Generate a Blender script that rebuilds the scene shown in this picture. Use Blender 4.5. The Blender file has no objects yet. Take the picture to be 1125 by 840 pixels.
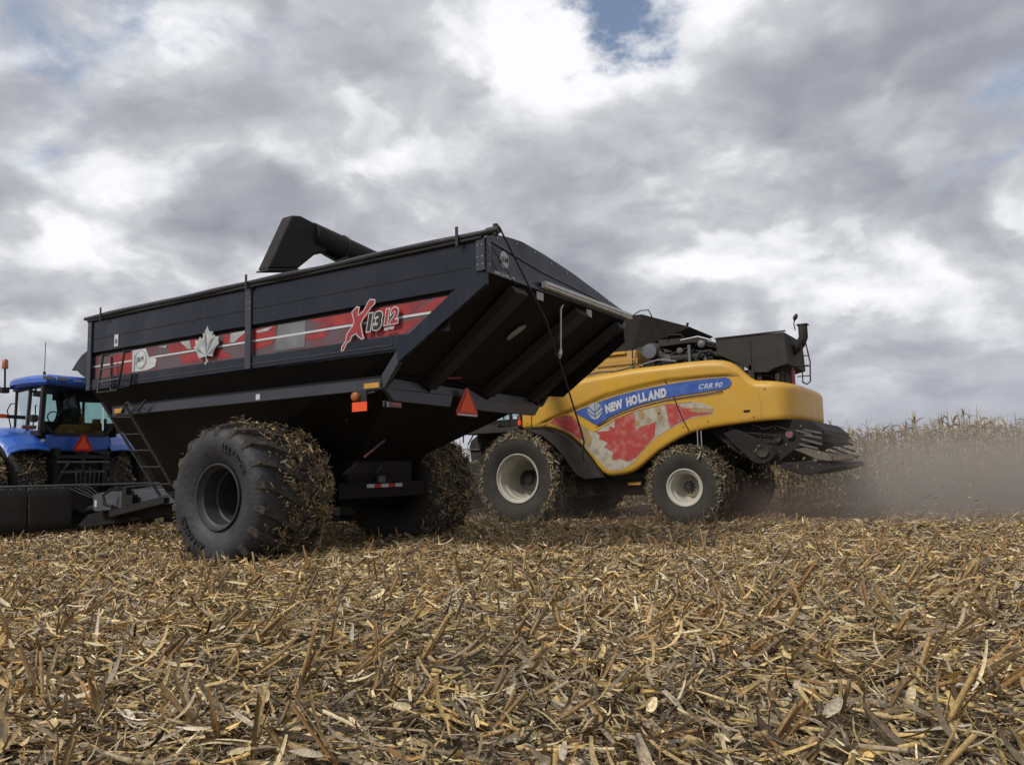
import bpy, math, random
import numpy as np
from mathutils import Vector, Matrix
R=math.radians; PI=math.pi
random.seed(7); rng=np.random.default_rng(7)
sc=bpy.context.scene
col=sc.collection

# ------------------------------------------------------------------ materials
def nd(t,k,**kw):
    n=t.nodes.new(k)
    for a,b in kw.items(): setattr(n,a,b)
    return n
def mat(name,c,rough=.6,metal=0,c2=None,ns=3.0,amt=.5,dust=0,dustc=(.20,.165,.12),ds=2.2,bump=0,bs=40,spec=.5,coat=0,thresh=.5,streak=0,dent=0):
    m=bpy.data.materials.new(name); m.use_nodes=True; t=m.node_tree; L=t.links
    b=t.nodes['Principled BSDF']; b.inputs['Roughness'].default_value=rough; b.inputs['Metallic'].default_value=metal
    b.inputs['Specular IOR Level'].default_value=spec; b.inputs['Coat Weight'].default_value=coat
    tc=nd(t,'ShaderNodeTexCoord'); co=tc.outputs['Object']
    c2=c2 or tuple(x*.72 for x in c)
    n1=nd(t,'ShaderNodeTexNoise'); n1.inputs['Scale'].default_value=ns; n1.inputs['Detail'].default_value=6; L.new(co,n1.inputs['Vector'])
    r1=nd(t,'ShaderNodeMapRange'); r1.inputs[1].default_value=thresh-.15; r1.inputs[2].default_value=thresh+.15; r1.inputs[4].default_value=amt
    L.new(n1.outputs[0],r1.inputs[0])
    mx=nd(t,'ShaderNodeMix',data_type='RGBA'); mx.inputs['A'].default_value=(*c,1); mx.inputs['B'].default_value=(*c2,1)
    L.new(r1.outputs[0],mx.inputs['Factor']); out=mx.outputs['Result']
    if dust>0:
        n2=nd(t,'ShaderNodeTexNoise'); n2.inputs['Scale'].default_value=ds; n2.inputs['Detail'].default_value=9; n2.inputs['Roughness'].default_value=.7; L.new(co,n2.inputs['Vector'])
        r2=nd(t,'ShaderNodeMapRange'); r2.inputs[1].default_value=.38; r2.inputs[2].default_value=.72; r2.inputs[3].default_value=dust*.25; r2.inputs[4].default_value=dust
        L.new(n2.outputs[0],r2.inputs[0])
        m2=nd(t,'ShaderNodeMix',data_type='RGBA'); m2.inputs['B'].default_value=(*dustc,1); L.new(out,m2.inputs['A']); L.new(r2.outputs[0],m2.inputs['Factor']); out=m2.outputs['Result']
        ad=nd(t,'ShaderNodeMath',operation='MULTIPLY_ADD'); ad.inputs[1].default_value=.5; ad.inputs[2].default_value=rough; ad.use_clamp=True
        L.new(r2.outputs[0],ad.inputs[0]); L.new(ad.outputs[0],b.inputs['Roughness'])
    if streak>0:   # run-off streaks and scuffs
        mp=nd(t,'ShaderNodeMapping'); mp.inputs['Scale'].default_value=(7,7,.55); L.new(co,mp.inputs[0]); n4=nd(t,'ShaderNodeTexNoise'); n4.inputs['Scale'].default_value=2.2; n4.inputs['Detail'].default_value=8; n4.inputs['Roughness'].default_value=.65; L.new(mp.outputs[0],n4.inputs['Vector'])
        r4=nd(t,'ShaderNodeMapRange'); r4.inputs[1].default_value=.50; r4.inputs[2].default_value=.80; r4.inputs[4].default_value=streak; L.new(n4.outputs[0],r4.inputs[0])
        m4=nd(t,'ShaderNodeMix',data_type='RGBA'); m4.inputs['B'].default_value=(*dustc,1); L.new(out,m4.inputs['A']); L.new(r4.outputs[0],m4.inputs['Factor']); out=m4.outputs['Result']
        n5=nd(t,'ShaderNodeTexNoise'); n5.inputs['Scale'].default_value=38; n5.inputs['Detail'].default_value=2; L.new(co,n5.inputs['Vector']); r5=nd(t,'ShaderNodeMapRange'); r5.inputs[1].default_value=.70; r5.inputs[2].default_value=.76; r5.inputs[4].default_value=streak*.9; L.new(n5.outputs[0],r5.inputs[0])
        m5=nd(t,'ShaderNodeMix',data_type='RGBA'); m5.inputs['B'].default_value=(*[min(1,x*1.5) for x in dustc],1); L.new(out,m5.inputs['A']); L.new(r5.outputs[0],m5.inputs['Factor']); out=m5.outputs['Result']
    L.new(out,b.inputs['Base Color'])
    if dent>0 and bump==0:
        n3=nd(t,'ShaderNodeTexNoise'); n3.inputs['Scale'].default_value=1.3; n3.inputs['Detail'].default_value=1; L.new(co,n3.inputs['Vector'])
        bp=nd(t,'ShaderNodeBump'); bp.inputs['Strength'].default_value=1; bp.inputs['Distance'].default_value=dent; L.new(n3.outputs[0],bp.inputs['Height']); L.new(bp.outputs[0],b.inputs['Normal'])
    if bump>0:
        n3=nd(t,'ShaderNodeTexNoise'); n3.inputs['Scale'].default_value=bs; n3.inputs['Detail'].default_value=5; L.new(co,n3.inputs['Vector'])
        bp=nd(t,'ShaderNodeBump'); bp.inputs['Strength'].default_value=bump; bp.inputs['Distance'].default_value=.02; L.new(n3.outputs[0],bp.inputs['Height']); L.new(bp.outputs[0],b.inputs['Normal'])
    return m
M={}
M['cart']=mat('dark cart paint',(.009,.0125,.024),.24,c2=(.007,.009,.017),ns=1.1,amt=.6,dust=.07,dustc=(.10,.10,.105),ds=1.6,streak=.11,dent=.05,coat=.10,spec=.33)
M['cart_under']=mat('black cart underside',(.0065,.0065,.0075),.6,c2=(.012,.010,.009),ns=2.5,amt=.8,dust=.10,dustc=(.045,.037,.03),ds=3,spec=.22)
M['cart_rail']=mat('dark grey frame paint',(.035,.040,.055),.32,c2=(.027,.030,.042),ns=2,amt=.6,dust=.14,dustc=(.13,.12,.11),streak=.15,dent=.03)
M['black']=mat('black paint',(.012,.012,.013),.5,dust=.2,dustc=(.06,.052,.045),ds=5)
M['seam']=mat('dark seam',(.004,.004,.005),.8)
M['rubber']=mat('black rubber',(.018,.018,.019),.75,c2=(.03,.028,.026),ns=6,amt=.7,dust=.45,dustc=(.085,.075,.062),ds=5,bump=.3,bs=30)
M['sidewall']=mat('tyre sidewall',(.030,.034,.044),.55,c2=(.010,.011,.014),ns=3.2,amt=.9,dust=.32,dustc=(.075,.065,.055),ds=4.4,bump=.6,bs=14)
M['sidewall2']=mat('dusty dark sidewall',(.022,.021,.02),.8,c2=(.04,.036,.03),ns=3,amt=.8,dust=.35,dustc=(.10,.085,.068),ds=3,bump=.25,bs=22)
M['mud']=mat('mud caked tread',(.05,.045,.04),.95,c2=(.016,.014,.013),ns=7,amt=.95,dust=.5,dustc=(.12,.10,.08),ds=9,bump=1,bs=22)
M['shade']=mat('deep black machinery',(.008,.008,.009),.65,c2=(.018,.016,.015),ns=5,amt=.8,dust=.35,dustc=(.045,.038,.032),ds=4,spec=.3)  # darker, less dusty copy of the dusty machinery black
M['rim_dark']=mat('dark grey rim',(.035,.038,.045),.5,dust=.35,dustc=(.09,.083,.075),ds=4)
M['rim_cream']=mat('cream wheel rim',(.62,.60,.51),.5,c2=(.46,.43,.35),ns=3,amt=.6,dust=.35,dustc=(.27,.235,.18),ds=4)
M['hub']=mat('oily hub',(.02,.02,.02),.5,dust=.3,dustc=(.08,.07,.06))
M['yellow']=mat('yellow harvester paint',(.69,.385,.030),.36,c2=(.60,.33,.032),ns=1.6,amt=.6,dust=.30,dustc=(.36,.25,.12),ds=1.5,streak=.28,dent=.03)
M['yellow_d']=mat('dusty yellow paint',(.58,.32,.04),.6,c2=(.36,.19,.04),ns=2.2,amt=.7,dust=.5,dustc=(.26,.18,.09),ds=2)
M['blue_decal']=mat('blue decal',(.018,.08,.37),.45,c2=(.05,.16,.50),ns=5,amt=.8,dust=.15,dustc=(.3,.3,.32),ds=8,thresh=.58)
M['blue']=mat('blue tractor paint',(.020,.125,.56),.28,c2=(.016,.095,.46),ns=1.5,amt=.6,dust=.16,dustc=(.15,.15,.17),ds=2.4,coat=.3,streak=.12)
M['blue_dark']=mat('dark blue paint',(.010,.028,.15),.4,dust=.15,dustc=(.1,.1,.12))
M['white']=mat('white decal',(.62,.63,.64),.5,c2=(.42,.43,.45),ns=8,amt=.5)
M['decal_red']=mat('red decal',(.38,.035,.035),.45,c2=(.20,.022,.03),ns=4,amt=.8)
M['decal_base']=mat('smoky maroon decal',(.155,.055,.062),.45,c2=(.10,.10,.115),ns=2.3,amt=.95)
M['decal_grey']=mat('silver grey decal',(.20,.21,.22),.4,c2=(.10,.105,.115),ns=2.5,amt=.9)
M['leaf_silver']=mat('silver leaf decal',(.50,.52,.52),.4,c2=(.27,.30,.30),ns=7,amt=.8)
M['leaf_shade']=mat('leaf shade decal',(.24,.27,.27),.4,c2=(.36,.38,.38),ns=9,amt=.8)
M['flag_white']=mat('weathered white flag print',(.50,.47,.40),.6,c2=(.27,.235,.16),ns=7,amt=.85,dust=.3,dustc=(.33,.26,.15),ds=9,thresh=.56)
M['flag_red']=mat('weathered red flag print',(.43,.032,.03),.55,c2=(.50,.26,.22),ns=6.5,amt=.75,dust=.22,dustc=(.38,.22,.15),ds=12,thresh=.62)
M['flag_tan']=mat('tan leaf print',(.40,.29,.13),.6,c2=(.3,.2,.09),ns=8)
M['metal']=mat('galvanised steel',(.46,.46,.47),.4,metal=.4,c2=(.3,.3,.3),ns=6,dust=.2,dustc=(.2,.18,.15))
M['grey']=mat('grey steel',(.14,.15,.17),.5,metal=.3,dust=.25,dustc=(.15,.13,.11))
M['tool_grey']=mat('blue grey steel box',(.07,.085,.105),.45,dust=.3,dustc=(.15,.13,.11),ds=4)
M['alu']=mat('pale aluminium bar',(.66,.65,.62),.45,c2=(.5,.49,.46),ns=6,dust=.15)
M['orange']=mat('fluorescent orange',(.95,.10,.02),.5,c2=(.8,.08,.02))
M['red']=mat('red reflector',(.48,.018,.014),.35,c2=(.3,.01,.01),ns=20)
M['lens_red']=mat('dusty red lens',(.30,.05,.06),.3,dust=.4,dustc=(.3,.2,.2),ds=15)
M['amber']=mat('amber reflector',(.62,.33,.05),.35,c2=(.4,.2,.03),ns=14)
M['amber_l']=mat('amber lens',(.36,.13,.04),.3,c2=(.40,.06,.02),ns=12)
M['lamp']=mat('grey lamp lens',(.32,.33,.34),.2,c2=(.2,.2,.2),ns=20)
M['dusty_black']=mat('dusty black machinery',(.016,.016,.016),.7,c2=(.035,.03,.025),ns=4,amt=.8,dust=.5,dustc=(.075,.063,.05),ds=3.5)
M['dusty_plate']=mat('dusty sheet metal',(.13,.115,.095),.8,c2=(.07,.06,.05),ns=5,amt=.8,dust=.6,dustc=(.2,.17,.13))
M['tarp']=mat('black vinyl tarp',(.014,.014,.018),.3,c2=(.03,.03,.036),ns=5,amt=.5,bump=.4,bs=8)
M['seat']=mat('dark seat fabric',(.012,.012,.014),.9)
def glass(name,tint,alpha):
    m=bpy.data.materials.new(name); m.use_nodes=True; t=m.node_tree; L=t.links
    t.nodes.remove(t.nodes['Principled BSDF']); o=[n for n in t.nodes if n.type=='OUTPUT_MATERIAL'][0]
    tr=nd(t,'ShaderNodeBsdfTransparent'); tr.inputs[0].default_value=(*tint,1)
    gl=nd(t,'ShaderNodeBsdfGlossy'); gl.inputs['Roughness'].default_value=.03; gl.inputs[0].default_value=(.8,.9,.9,1)
    fr=nd(t,'ShaderNodeFresnel'); fr.inputs[0].default_value=1.5
    mx=nd(t,'ShaderNodeMixShader'); L.new(fr.outputs[0],mx.inputs[0]); L.new(tr.outputs[0],mx.inputs[1]); L.new(gl.outputs[0],mx.inputs[2]); L.new(mx.outputs[0],o.inputs[0])
    return m
M['glass']=glass('green tinted cab glass',(.60,.76,.74),1)

def litter_mat(name,trans=.0,streak=60,k=1.0):
    m=bpy.data.materials.new(name); m.use_nodes=True; t=m.node_tree; L=t.links
    b=t.nodes['Principled BSDF']; b.inputs['Roughness'].default_value=.78; b.inputs['Specular IOR Level'].default_value=.35
    at=nd(t,'ShaderNodeAttribute',attribute_name='Col')
    tc=nd(t,'ShaderNodeTexCoord')
    n=nd(t,'ShaderNodeTexNoise'); n.inputs['Scale'].default_value=streak; n.inputs['Detail'].default_value=3; L.new(tc.outputs['Object'],n.inputs['Vector'])
    r=nd(t,'ShaderNodeMapRange'); r.inputs[1].default_value=.3; r.inputs[2].default_value=.7; r.inputs[3].default_value=.62*k; r.inputs[4].default_value=1.3*k; L.new(n.outputs[0],r.inputs[0])
    mx=nd(t,'ShaderNodeVectorMath',operation='SCALE'); L.new(at.outputs['Color'],mx.inputs[0]); L.new(r.outputs[0],mx.inputs['Scale'])
    L.new(mx.outputs[0],b.inputs['Base Color'])
    return m
M['litter']=litter_mat('dry corn residue')
M['tyre_litter']=litter_mat('muddy residue on tread',k=.75)
M['corn']=litter_mat('dry standing corn',streak=9)

# ------------------------------------------------------------------ mesh helpers
class MB:
    def __init__(s): s.v=[]; s.f=[]; s.sm=[]
    def add(s,vs,fs,smooth=False):
        o=len(s.v); s.v+= [tuple(x) for x in vs]; s.f+=[tuple(i+o for i in f) for f in fs]; s.sm+=[smooth]*len(fs); return s
    def box(s,a,b):
        (x0,y0,z0),(x1,y1,z1)=a,b
        x0,x1=sorted((x0,x1)); y0,y1=sorted((y0,y1)); z0,z1=sorted((z0,z1))
        return s.add([(x0,y0,z0),(x1,y0,z0),(x1,y1,z0),(x0,y1,z0),(x0,y0,z1),(x1,y0,z1),(x1,y1,z1),(x0,y1,z1)],
            [(0,3,2,1),(4,5,6,7),(0,1,5,4),(1,2,6,5),(2,3,7,6),(3,0,4,7)])
    def loft(s,A,B,cap=True,smooth=False):     # two closed rings
        n=len(A); f=[(i,(i+1)%n,n+(i+1)%n,n+i) for i in range(n)]
        if cap: f+= [tuple(reversed(range(n))),tuple(range(n,2*n))]
        return s.add(list(A)+list(B),f,smooth)
    def prismY(s,poly,y0,y1):                  # polygon in XZ
        return s.loft([(x,y0,z) for x,z in poly],[(x,y1,z) for x,z in poly])
    def prismX(s,poly,x0,x1):                  # polygon in YZ
        return s.loft([(x0,y,z) for y,z in poly],[(x1,y,z) for y,z in poly])
    def prismZ(s,poly,z0,z1):
        return s.loft([(x,y,z0) for x,y in poly],[(x,y,z1) for x,y in poly])
    def quadT(s,p,t):                          # sheet p (4 or more coplanar points) thickened along its normal
        P=[Vector(q) for q in p]; n=(P[1]-P[0]).cross(P[2]-P[1]).normalized()*t
        return s.loft([tuple(q) for q in P],[tuple(q+n) for q in P])
    def tube(s,pts,r,n=8,cap=True):
        P=[Vector(p) for p in pts]; rs=r if isinstance(r,(list,tuple)) else [r]*len(P)
        rings=[]; up=None
        for i,p in enumerate(P):
            d=(P[min(i+1,len(P)-1)]-P[max(i-1,0)]).normalized()
            if up is None: up=d.orthogonal().normalized()
            up=(up-d*up.dot(d)).normalized(); q=d.cross(up)
            rings.append([tuple(p+(up*math.cos(2*PI*k/n)+q*math.sin(2*PI*k/n))*rs[i]) for k in range(n)])
        vs=sum(rings,[]); f=[]
        for i in range(len(P)-1):
            for k in range(n): f.append((i*n+k,i*n+(k+1)%n,(i+1)*n+(k+1)%n,(i+1)*n+k))
        s.add(vs,f,True)
        if cap: s.add(rings[0],[tuple(reversed(range(n)))]); s.add(rings[-1],[tuple(range(n))])
        return s
    def bar(s,a,b,w,h,upv=(0,0,1)):            # square bar between two points
        a,b=Vector(a),Vector(b); d=(b-a).normalized(); u=Vector(upv); u=(u-d*u.dot(d)).normalized(); q=d.cross(u)
        ring=lambda p:[tuple(p+q*sx*w/2+u*sz*h/2) for sx,sz in ((-1,-1),(1,-1),(1,1),(-1,1))]
        return s.loft(ring(a),ring(b))
    def latheY(s,prof,c=(0,0,0),n=48,smooth=True): # prof (y,r)
        vs=[];f=[]
        for k in range(n):
            a=2*PI*k/n
            for y,r in prof: vs.append((c[0]+r*math.cos(a),c[1]+y,c[2]+r*math.sin(a)))
        m=len(prof)
        for k in range(n):
            for i in range(m-1):
                f.append((k*m+i,((k+1)%n)*m+i,((k+1)%n)*m+i+1,k*m+i+1))
        return s.add(vs,f,smooth)
    def mesh(s,me,mt):
        o=len(s.v); s.v+=[tuple(mt@v.co) for v in me.vertices]; s.f+=[tuple(i+o for i in p.vertices) for p in me.polygons]; s.sm+=[False]*len(me.polygons)
        return s
    def build(s,name,m,parent=None,origin=(0,0,0),bevel=0,angle=None,fix=True):
        me=bpy.data.meshes.new(name); o0=Vector(origin)
        me.from_pydata([tuple(Vector(v)-o0) for v in s.v],[],s.f)
        for p,q in zip(me.polygons,s.sm): p.use_smooth=q
        if fix:
            import bmesh
            bm=bmesh.new(); bm.from_mesh(me); bmesh.ops.recalc_face_normals(bm,faces=bm.faces); bm.to_mesh(me); bm.free()
        if angle is not None:
            for p in me.polygons: p.use_smooth=True
            me.set_sharp_from_angle(angle=R(angle))
        me.materials.append(m if not isinstance(m,str) else M[m])
        o=bpy.data.objects.new(name,me); col.objects.link(o)
        if parent is not None: o.parent=parent
        if bevel:
            b=o.modifiers.new('Bevel','BEVEL'); b.width=bevel; b.segments=2; b.limit_method='ANGLE'; b.angle_limit=R(40)
        return o
def empty(name,loc,label,cat):
    o=bpy.data.objects.new(name,None); col.objects.link(o); o.location=loc; o['label']=label; o['category']=cat; o.empty_display_size=.3
    return o
def lab(o,l): o['label']=l; return o

# text as mesh;  frame: origin, right vector, up vector
def text_mesh(s,size,shear=0,offset=0,ext=.001,space=1,align='CENTER'):
    cu=bpy.data.curves.new('lettering','FONT'); cu.body=s; cu.size=size; cu.shear=shear; cu.offset=offset; cu.extrude=ext; cu.space_character=space
    cu.align_x=align; cu.resolution_u=3
    o=bpy.data.objects.new('lettering',cu); col.objects.link(o)
    dg=bpy.context.evaluated_depsgraph_get(); me=bpy.data.meshes.new_from_object(o.evaluated_get(dg)); bpy.data.objects.remove(o); return me
def frame(o,right,up,sx=1,sy=1):
    r=Vector(right).normalized(); u=Vector(up); u=(u-r*u.dot(r)).normalized(); n=r.cross(u)
    m=Matrix(((r.x*sx,u.x*sy,n.x,o[0]),(r.y*sx,u.y*sy,n.y,o[1]),(r.z*sx,u.z*sy,n.z,o[2]),(0,0,0,1))); return m
def text(s,size,o,right,up,m,parent,origin,name='lettering',sx=1,**kw):
    me=text_mesh(s,size,**kw); b=MB().mesh(me,frame(o,right,up,sx)); bpy.data.meshes.remove(me)
    return b.build(name,m,parent,origin,fix=False)
def inset(poly,d):
    n=len(poly); out=[]; A=sum(poly[i][0]*poly[(i+1)%n][1]-poly[(i+1)%n][0]*poly[i][1] for i in range(n)); sg=1 if A>0 else -1
    for i in range(n):
        a,b,c=Vector(poly[i-1]),Vector(poly[i]),Vector(poly[(i+1)%n])
        e1=(b-a).normalized(); e2=(c-b).normalized(); n1=Vector((-e1.y,e1.x))*sg; n2=Vector((-e2.y,e2.x))*sg
        k=(n1+n2); k=k/max(.6,k.length_squared/2*1.0) if k.length>1e-4 else n1
        out.append(tuple(b+k*d*.9 if True else b))
    return out

# ------------------------------------------------------------------ vectorised curled strips (leaves, husks, stalk bits)
def strips(pos,T,N,L,W,bend,twist,colr,nseg=3,fold=.3,taper=.5,grav=None):
    n=len(pos); T=T/np.linalg.norm(T,axis=1,keepdims=True); N=N-T*(N*T).sum(1,keepdims=True); N/=np.linalg.norm(N,axis=1,keepdims=True)
    B=np.cross(T,N); V=np.zeros((n,nseg+1,3,3)); p=pos.copy(); st=(L/nseg)[:,None]
    for i in range(nseg+1):
        s=i/nseg; ph=(bend*s)[:,None]; t=T*np.cos(ph)+N*np.sin(ph); nn=N*np.cos(ph)-T*np.sin(ph)
        if i>0: p=p+tp*st
        tp=t
        tw=(twist*s)[:,None]; b=B*np.cos(tw)+nn*np.sin(tw); m=nn*np.cos(tw)-B*np.sin(tw)
        w=(W*(1-taper*abs(2*s-1)**1.5))[:,None]*.5
        V[:,i,0]=p-b*w+m*w*fold; V[:,i,1]=p; V[:,i,2]=p+b*w+m*w*fold
    base=(np.arange(n)*(nseg+1)*3)[:,None,None]; q=[]
    for i in range(nseg):
        for k in range(2): q.append([i*3+k,i*3+k+1,(i+1)*3+k+1,(i+1)*3+k])
    F=(np.array(q)[None]+base).reshape(-1,4)
    C=np.repeat(colr,(nseg+1)*3,axis=0)
    return V.reshape(-1,3),F,C
def rods(pos,T,L,rad,colr,n=5):
    k=len(pos); T=T/np.linalg.norm(T,axis=1,keepdims=True); a=np.where(abs(T[:,2:3])>.8,np.array([[1.,0,0]]),np.array([[0,0,1.]])); U=np.cross(T,a); U/=np.linalg.norm(U,axis=1,keepdims=True); W=np.cross(T,U)
    V=np.zeros((k,2,n,3)); 
    for e in range(2):
        for j in range(n):
            an=2*PI*j/n; jit=(rng.uniform(-.25,.1,k)*rad*3 if e else 0)
            V[:,e,j]=pos+T*(L*e+jit)[:,None]+(U*math.cos(an)+W*math.sin(an))*(rad*(1 if e==0 else .9))[:,None]
    base=(np.arange(k)*2*n)[:,None,None]
    q=np.array([[j,(j+1)%n,n+(j+1)%n,n+j] for j in range(n)]+[[n,n+1,n+2,n+3]])
    F=(q[None]+base).reshape(-1,4); C=np.repeat(colr,2*n,axis=0)
    return V.reshape(-1,3),F,C
def join(parts):
    o=0;Vs=[];Fs=[];Cs=[]
    for V,F,C in parts: Vs.append(V);Fs.append(F+o);Cs.append(C);o+=len(V)
    return np.concatenate(Vs),np.concatenate(Fs),np.concatenate(Cs)
def np_mesh(name,V,F,C):
    me=bpy.data.meshes.new(name); me.vertices.add(len(V)); me.vertices.foreach_set('co',V.astype(np.float32).ravel())
    me.loops.add(F.size); me.loops.foreach_set('vertex_index',F.astype(np.int32).ravel())
    me.polygons.add(len(F)); me.polygons.foreach_set('loop_start',np.arange(0,F.size,4,dtype=np.int32)); me.polygons.foreach_set('loop_total',np.full(len(F),4,np.int32))
    me.update(calc_edges=True); a=me.color_attributes.new('Col','FLOAT_COLOR','POINT')
    c=np.ones((len(V),4),np.float32); c[:,:3]=C; a.data.foreach_set('color',c.ravel()); return me
def np_obj(name,parts,m,parent=None):
    V,F,C=join(parts); me=np_mesh(name,V,F,C); me.materials.append(M[m]); o=bpy.data.objects.new(name,me); col.objects.link(o)
    if parent is not None: o.parent=parent
    return o
PAL=np.array([(.60,.445,.215),(.72,.60,.37),(.47,.33,.15),(.36,.28,.18),(.25,.19,.12),(.09,.06,.036),(.40,.225,.08),(.62,.43,.165),(.47,.40,.30)])
PAL=PAL*.96
def pick(n,w,jit=.22):
    w=np.array(w,float); i=rng.choice(len(PAL),n,p=w/w.sum()); return PAL[i]*np.exp(rng.normal(0,jit,(n,1)))

# ------------------------------------------------------------------ wheels
def tyre_builder(Rt,w,r,lugs=24,lugh=.05,sw=.55,bulge=.04):
    b=MB(); h=w/2
    prof=[(-h*.78,r-.02),(-h*.88,r+.03),(-h*.98,r+(Rt-r)*.35),(-h-bulge*.5,r+(Rt-r)*.6),(-h*.97,Rt-.13),(-h*.90,Rt-.07),(-h*.6,Rt-.045),(0,Rt-.03),
          (h*.6,Rt-.045),(h*.90,Rt-.07),(h*.97,Rt-.13),(h+bulge*.5,r+(Rt-r)*.6),(h*.98,r+(Rt-r)*.35),(h*.88,r+.03),(h*.78,r-.02)]
    b.latheY(prof,n=64)
    t=MB()
    for side in (-1,1):
        for k in range(lugs):
            a0=2*PI*(k+(.5 if side>0 else 0))/lugs; rings=[]
            for y,da,rr,hw in ((1.0,0,Rt-.15,.055),(.93,.02,Rt-.045+lugh*.3,.055),(.6,.10,Rt-.045+lugh,.05),(.02,.30,Rt-.03+lugh,.042)):
                a=a0+da; y*=h*side; ring=[]
                for rr2,s in ((rr-.07,-1),(rr,-1),(rr,1),(rr-.07,1)):
                    aa=a+s*hw/Rt*(1.25 if rr2<rr else .85); ring.append((rr2*math.cos(aa),y,rr2*math.sin(aa)))
                rings.append(ring)
            for A,B in zip(rings[:-1],rings[1:]): t.loft(A,B,cap=False)
            t.add(rings[0],[(0,1,2,3)]); t.add(rings[-1],[(0,1,2,3)])
    return b,t
def wheel(parent,loc,Rt,w,r,rimmat,side,dish,hubr,origin,lugh=.05,debris=0,lugs=24,skew=0,shoulder=0,dw=(5,3,7,8,8,6,1,2,3),dk=.85,dl=1.0,tread='mud',sidem='sidewall',letters=None,bolts=10,label=None,flip=False,cap=.10):
    b,t=tyre_builder(Rt,w,r,lugs,lugh)
    o=t.build('wheel',tread,parent); o.location=Vector(loc)-Vector(origin)
    if label: lab(o,label)
    if side<0: o.rotation_euler=(0,0,PI)
    b.build('tyre',sidem,o,angle=50)
    h=w/2; rim=MB()
    rim.latheY([(h*.80,r-.035),(h*.86,r+.005),(h*.90,r+.025),(h*.93,r+.02),(h*.93,r-.0),(h*.84,r-.02),(h*.80,r-.055),(h*.5,r-.075),(h*.48,r-.10),(h*.8-dish+.04,r-.105),(h*.8-dish,r-.14),(h*.8-dish-.02,r*.55),(h*.8-dish+.05,hubr*1.4),(h*.8-dish+.05,0.001)],n=56)
    rim.latheY([(-h*.80,r-.04),(-h*.92,r+.02),(-h*.92,r-.0),(-h*.5,r-.08),(h*.8-dish-.03,r-.12),(h*.8-dish-.04,0.001)],n=40)
    ri=rim.build('rim',rimmat,o,angle=40)
    hb=MB().latheY([(h*.8-dish+.04,hubr),(h*.8-dish+.04+cap,hubr*.92),(h*.8-dish+.06+cap,hubr*.7),(h*.8-dish+.06+cap,.001)],n=20)
    for k in range(bolts):
        a=2*PI*k/bolts; rr=hubr*1.38; hb.latheY([(h*.8-dish+.0,.022),(h*.8-dish+.10,.022),(h*.8-dish+.105,.001)],c=(rr*math.cos(a),0,rr*math.sin(a)),n=6,smooth=False)
    hb.build('hub','hub',o,angle=40)
    if letters:
        for k,(word,ac) in enumerate(letters):
            lb=MB()
            for i,ch in enumerate(word):
                a=ac+(i-(len(word)-1)/2)*.115; rad=r+(Rt-r)*.40
                me=text_mesh(ch,.13,offset=.002,ext=.008); rv=(math.sin(a),0,-math.cos(a)) ; uv=(math.cos(a),0,math.sin(a))
                # seen from +Y the angle runs anticlockwise with X to the left
                fr=frame((rad*math.cos(a),h+.022,rad*math.sin(a)),(math.sin(a)*-1*-1,0,-math.cos(a)),uv)
                if fr.to_3x3().col[2].y<0: fr=frame((rad*math.cos(a),h+.022,rad*math.sin(a)),(-math.sin(a),0,math.cos(a)),uv)
                lb.mesh(me,fr); bpy.data.meshes.remove(me)
            lb.build('sidewall_lettering','sidewall',o,fix=False)
    if debris:
        n=debris; a=rng.uniform(0,2*PI,n); y=np.clip(rng.normal(0,.55,n),-1.0,1.0)*h*.98; y=np.where(rng.random(n)<.6,rng.uniform(-h*.98,h*.98,n),y)
        if skew: y=np.where((y>h*(.35+.3*rng.random(n)))&(rng.random(n)<skew),-abs(rng.normal(.1,.45,n))*h,y); y=np.clip(y,-h*.98,h*.98)
        rr=Rt+rng.uniform(-.035,.075,n)-np.where(abs(y)>h*.8,(abs(y)/h-.8)*.35,0)
        kc=max(40,n//45); ca=rng.uniform(0,2*PI,kc); cy=rng.uniform(-h,h,kc); chh=rng.gamma(1.4,.024,kc); j=rng.integers(0,kc,n); cm=rng.random(n)<.62
        if skew: cy=np.where((cy>h*.45)&(rng.random(kc)<skew),-abs(cy),cy)
        a=np.where(cm,ca[j]+rng.normal(0,.055/Rt,n),a); y=np.where(cm,np.clip(cy[j]+rng.normal(0,.06,n),-h*.99,h*.99),y); rr=Rt+rng.uniform(-.05,.045,n)+np.where(cm,rng.random(n)*chh[j],0)-np.where(abs(y)>h*.8,(abs(y)/h-.8)*.35,0)
        rad=np.stack([np.cos(a),0*a,np.sin(a)],1); tan=np.stack([-np.sin(a),0*a,np.cos(a)],1); ax=np.tile([0,1.,0],(n,1))
        an=rng.uniform(0,2*PI,(n,1)); T=tan*np.cos(an)+ax*np.sin(an)+rad*rng.normal(.0,.17,(n,1))*np.where(rng.random((n,1))<.12,2.2,1); N=rad+rng.normal(0,.35,(n,3))
        pos=rad*rr[:,None]+ax*y[:,None]; L=(.02+rng.gamma(2.0,.028,n))*dl; W=rng.uniform(.006,.026,n)*dl; bg_=rng.random(n)<.10; L=np.where(bg_,L*1.7,L); W=np.where(bg_,W*1.9,W)
        c=pick(n,dw,.3)*dk; c[:int(n*.12)]=pick(int(n*.12),[3,8,1,0,0,0,0,1,2],.1)*dk
        if shoulder:
            k=int(n*.09); rr_=rng.uniform(Rt*shoulder,Rt*1.0,k)**1.0; pos[:k]=rad[:k]*rr_[:,None]+ax[:k]*(h*1.0+.02-.06*((rr_-Rt*shoulder)/(Rt*(1-shoulder)))[:,None]); N[:k]=ax[:k]+rad[:k]*.6+rng.normal(0,.3,(k,3)); T[:k]=tan[:k]*np.cos(an[:k])+rad[:k]*np.sin(an[:k])+ax[:k]*rng.normal(.05,.2,(k,1))
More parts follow.
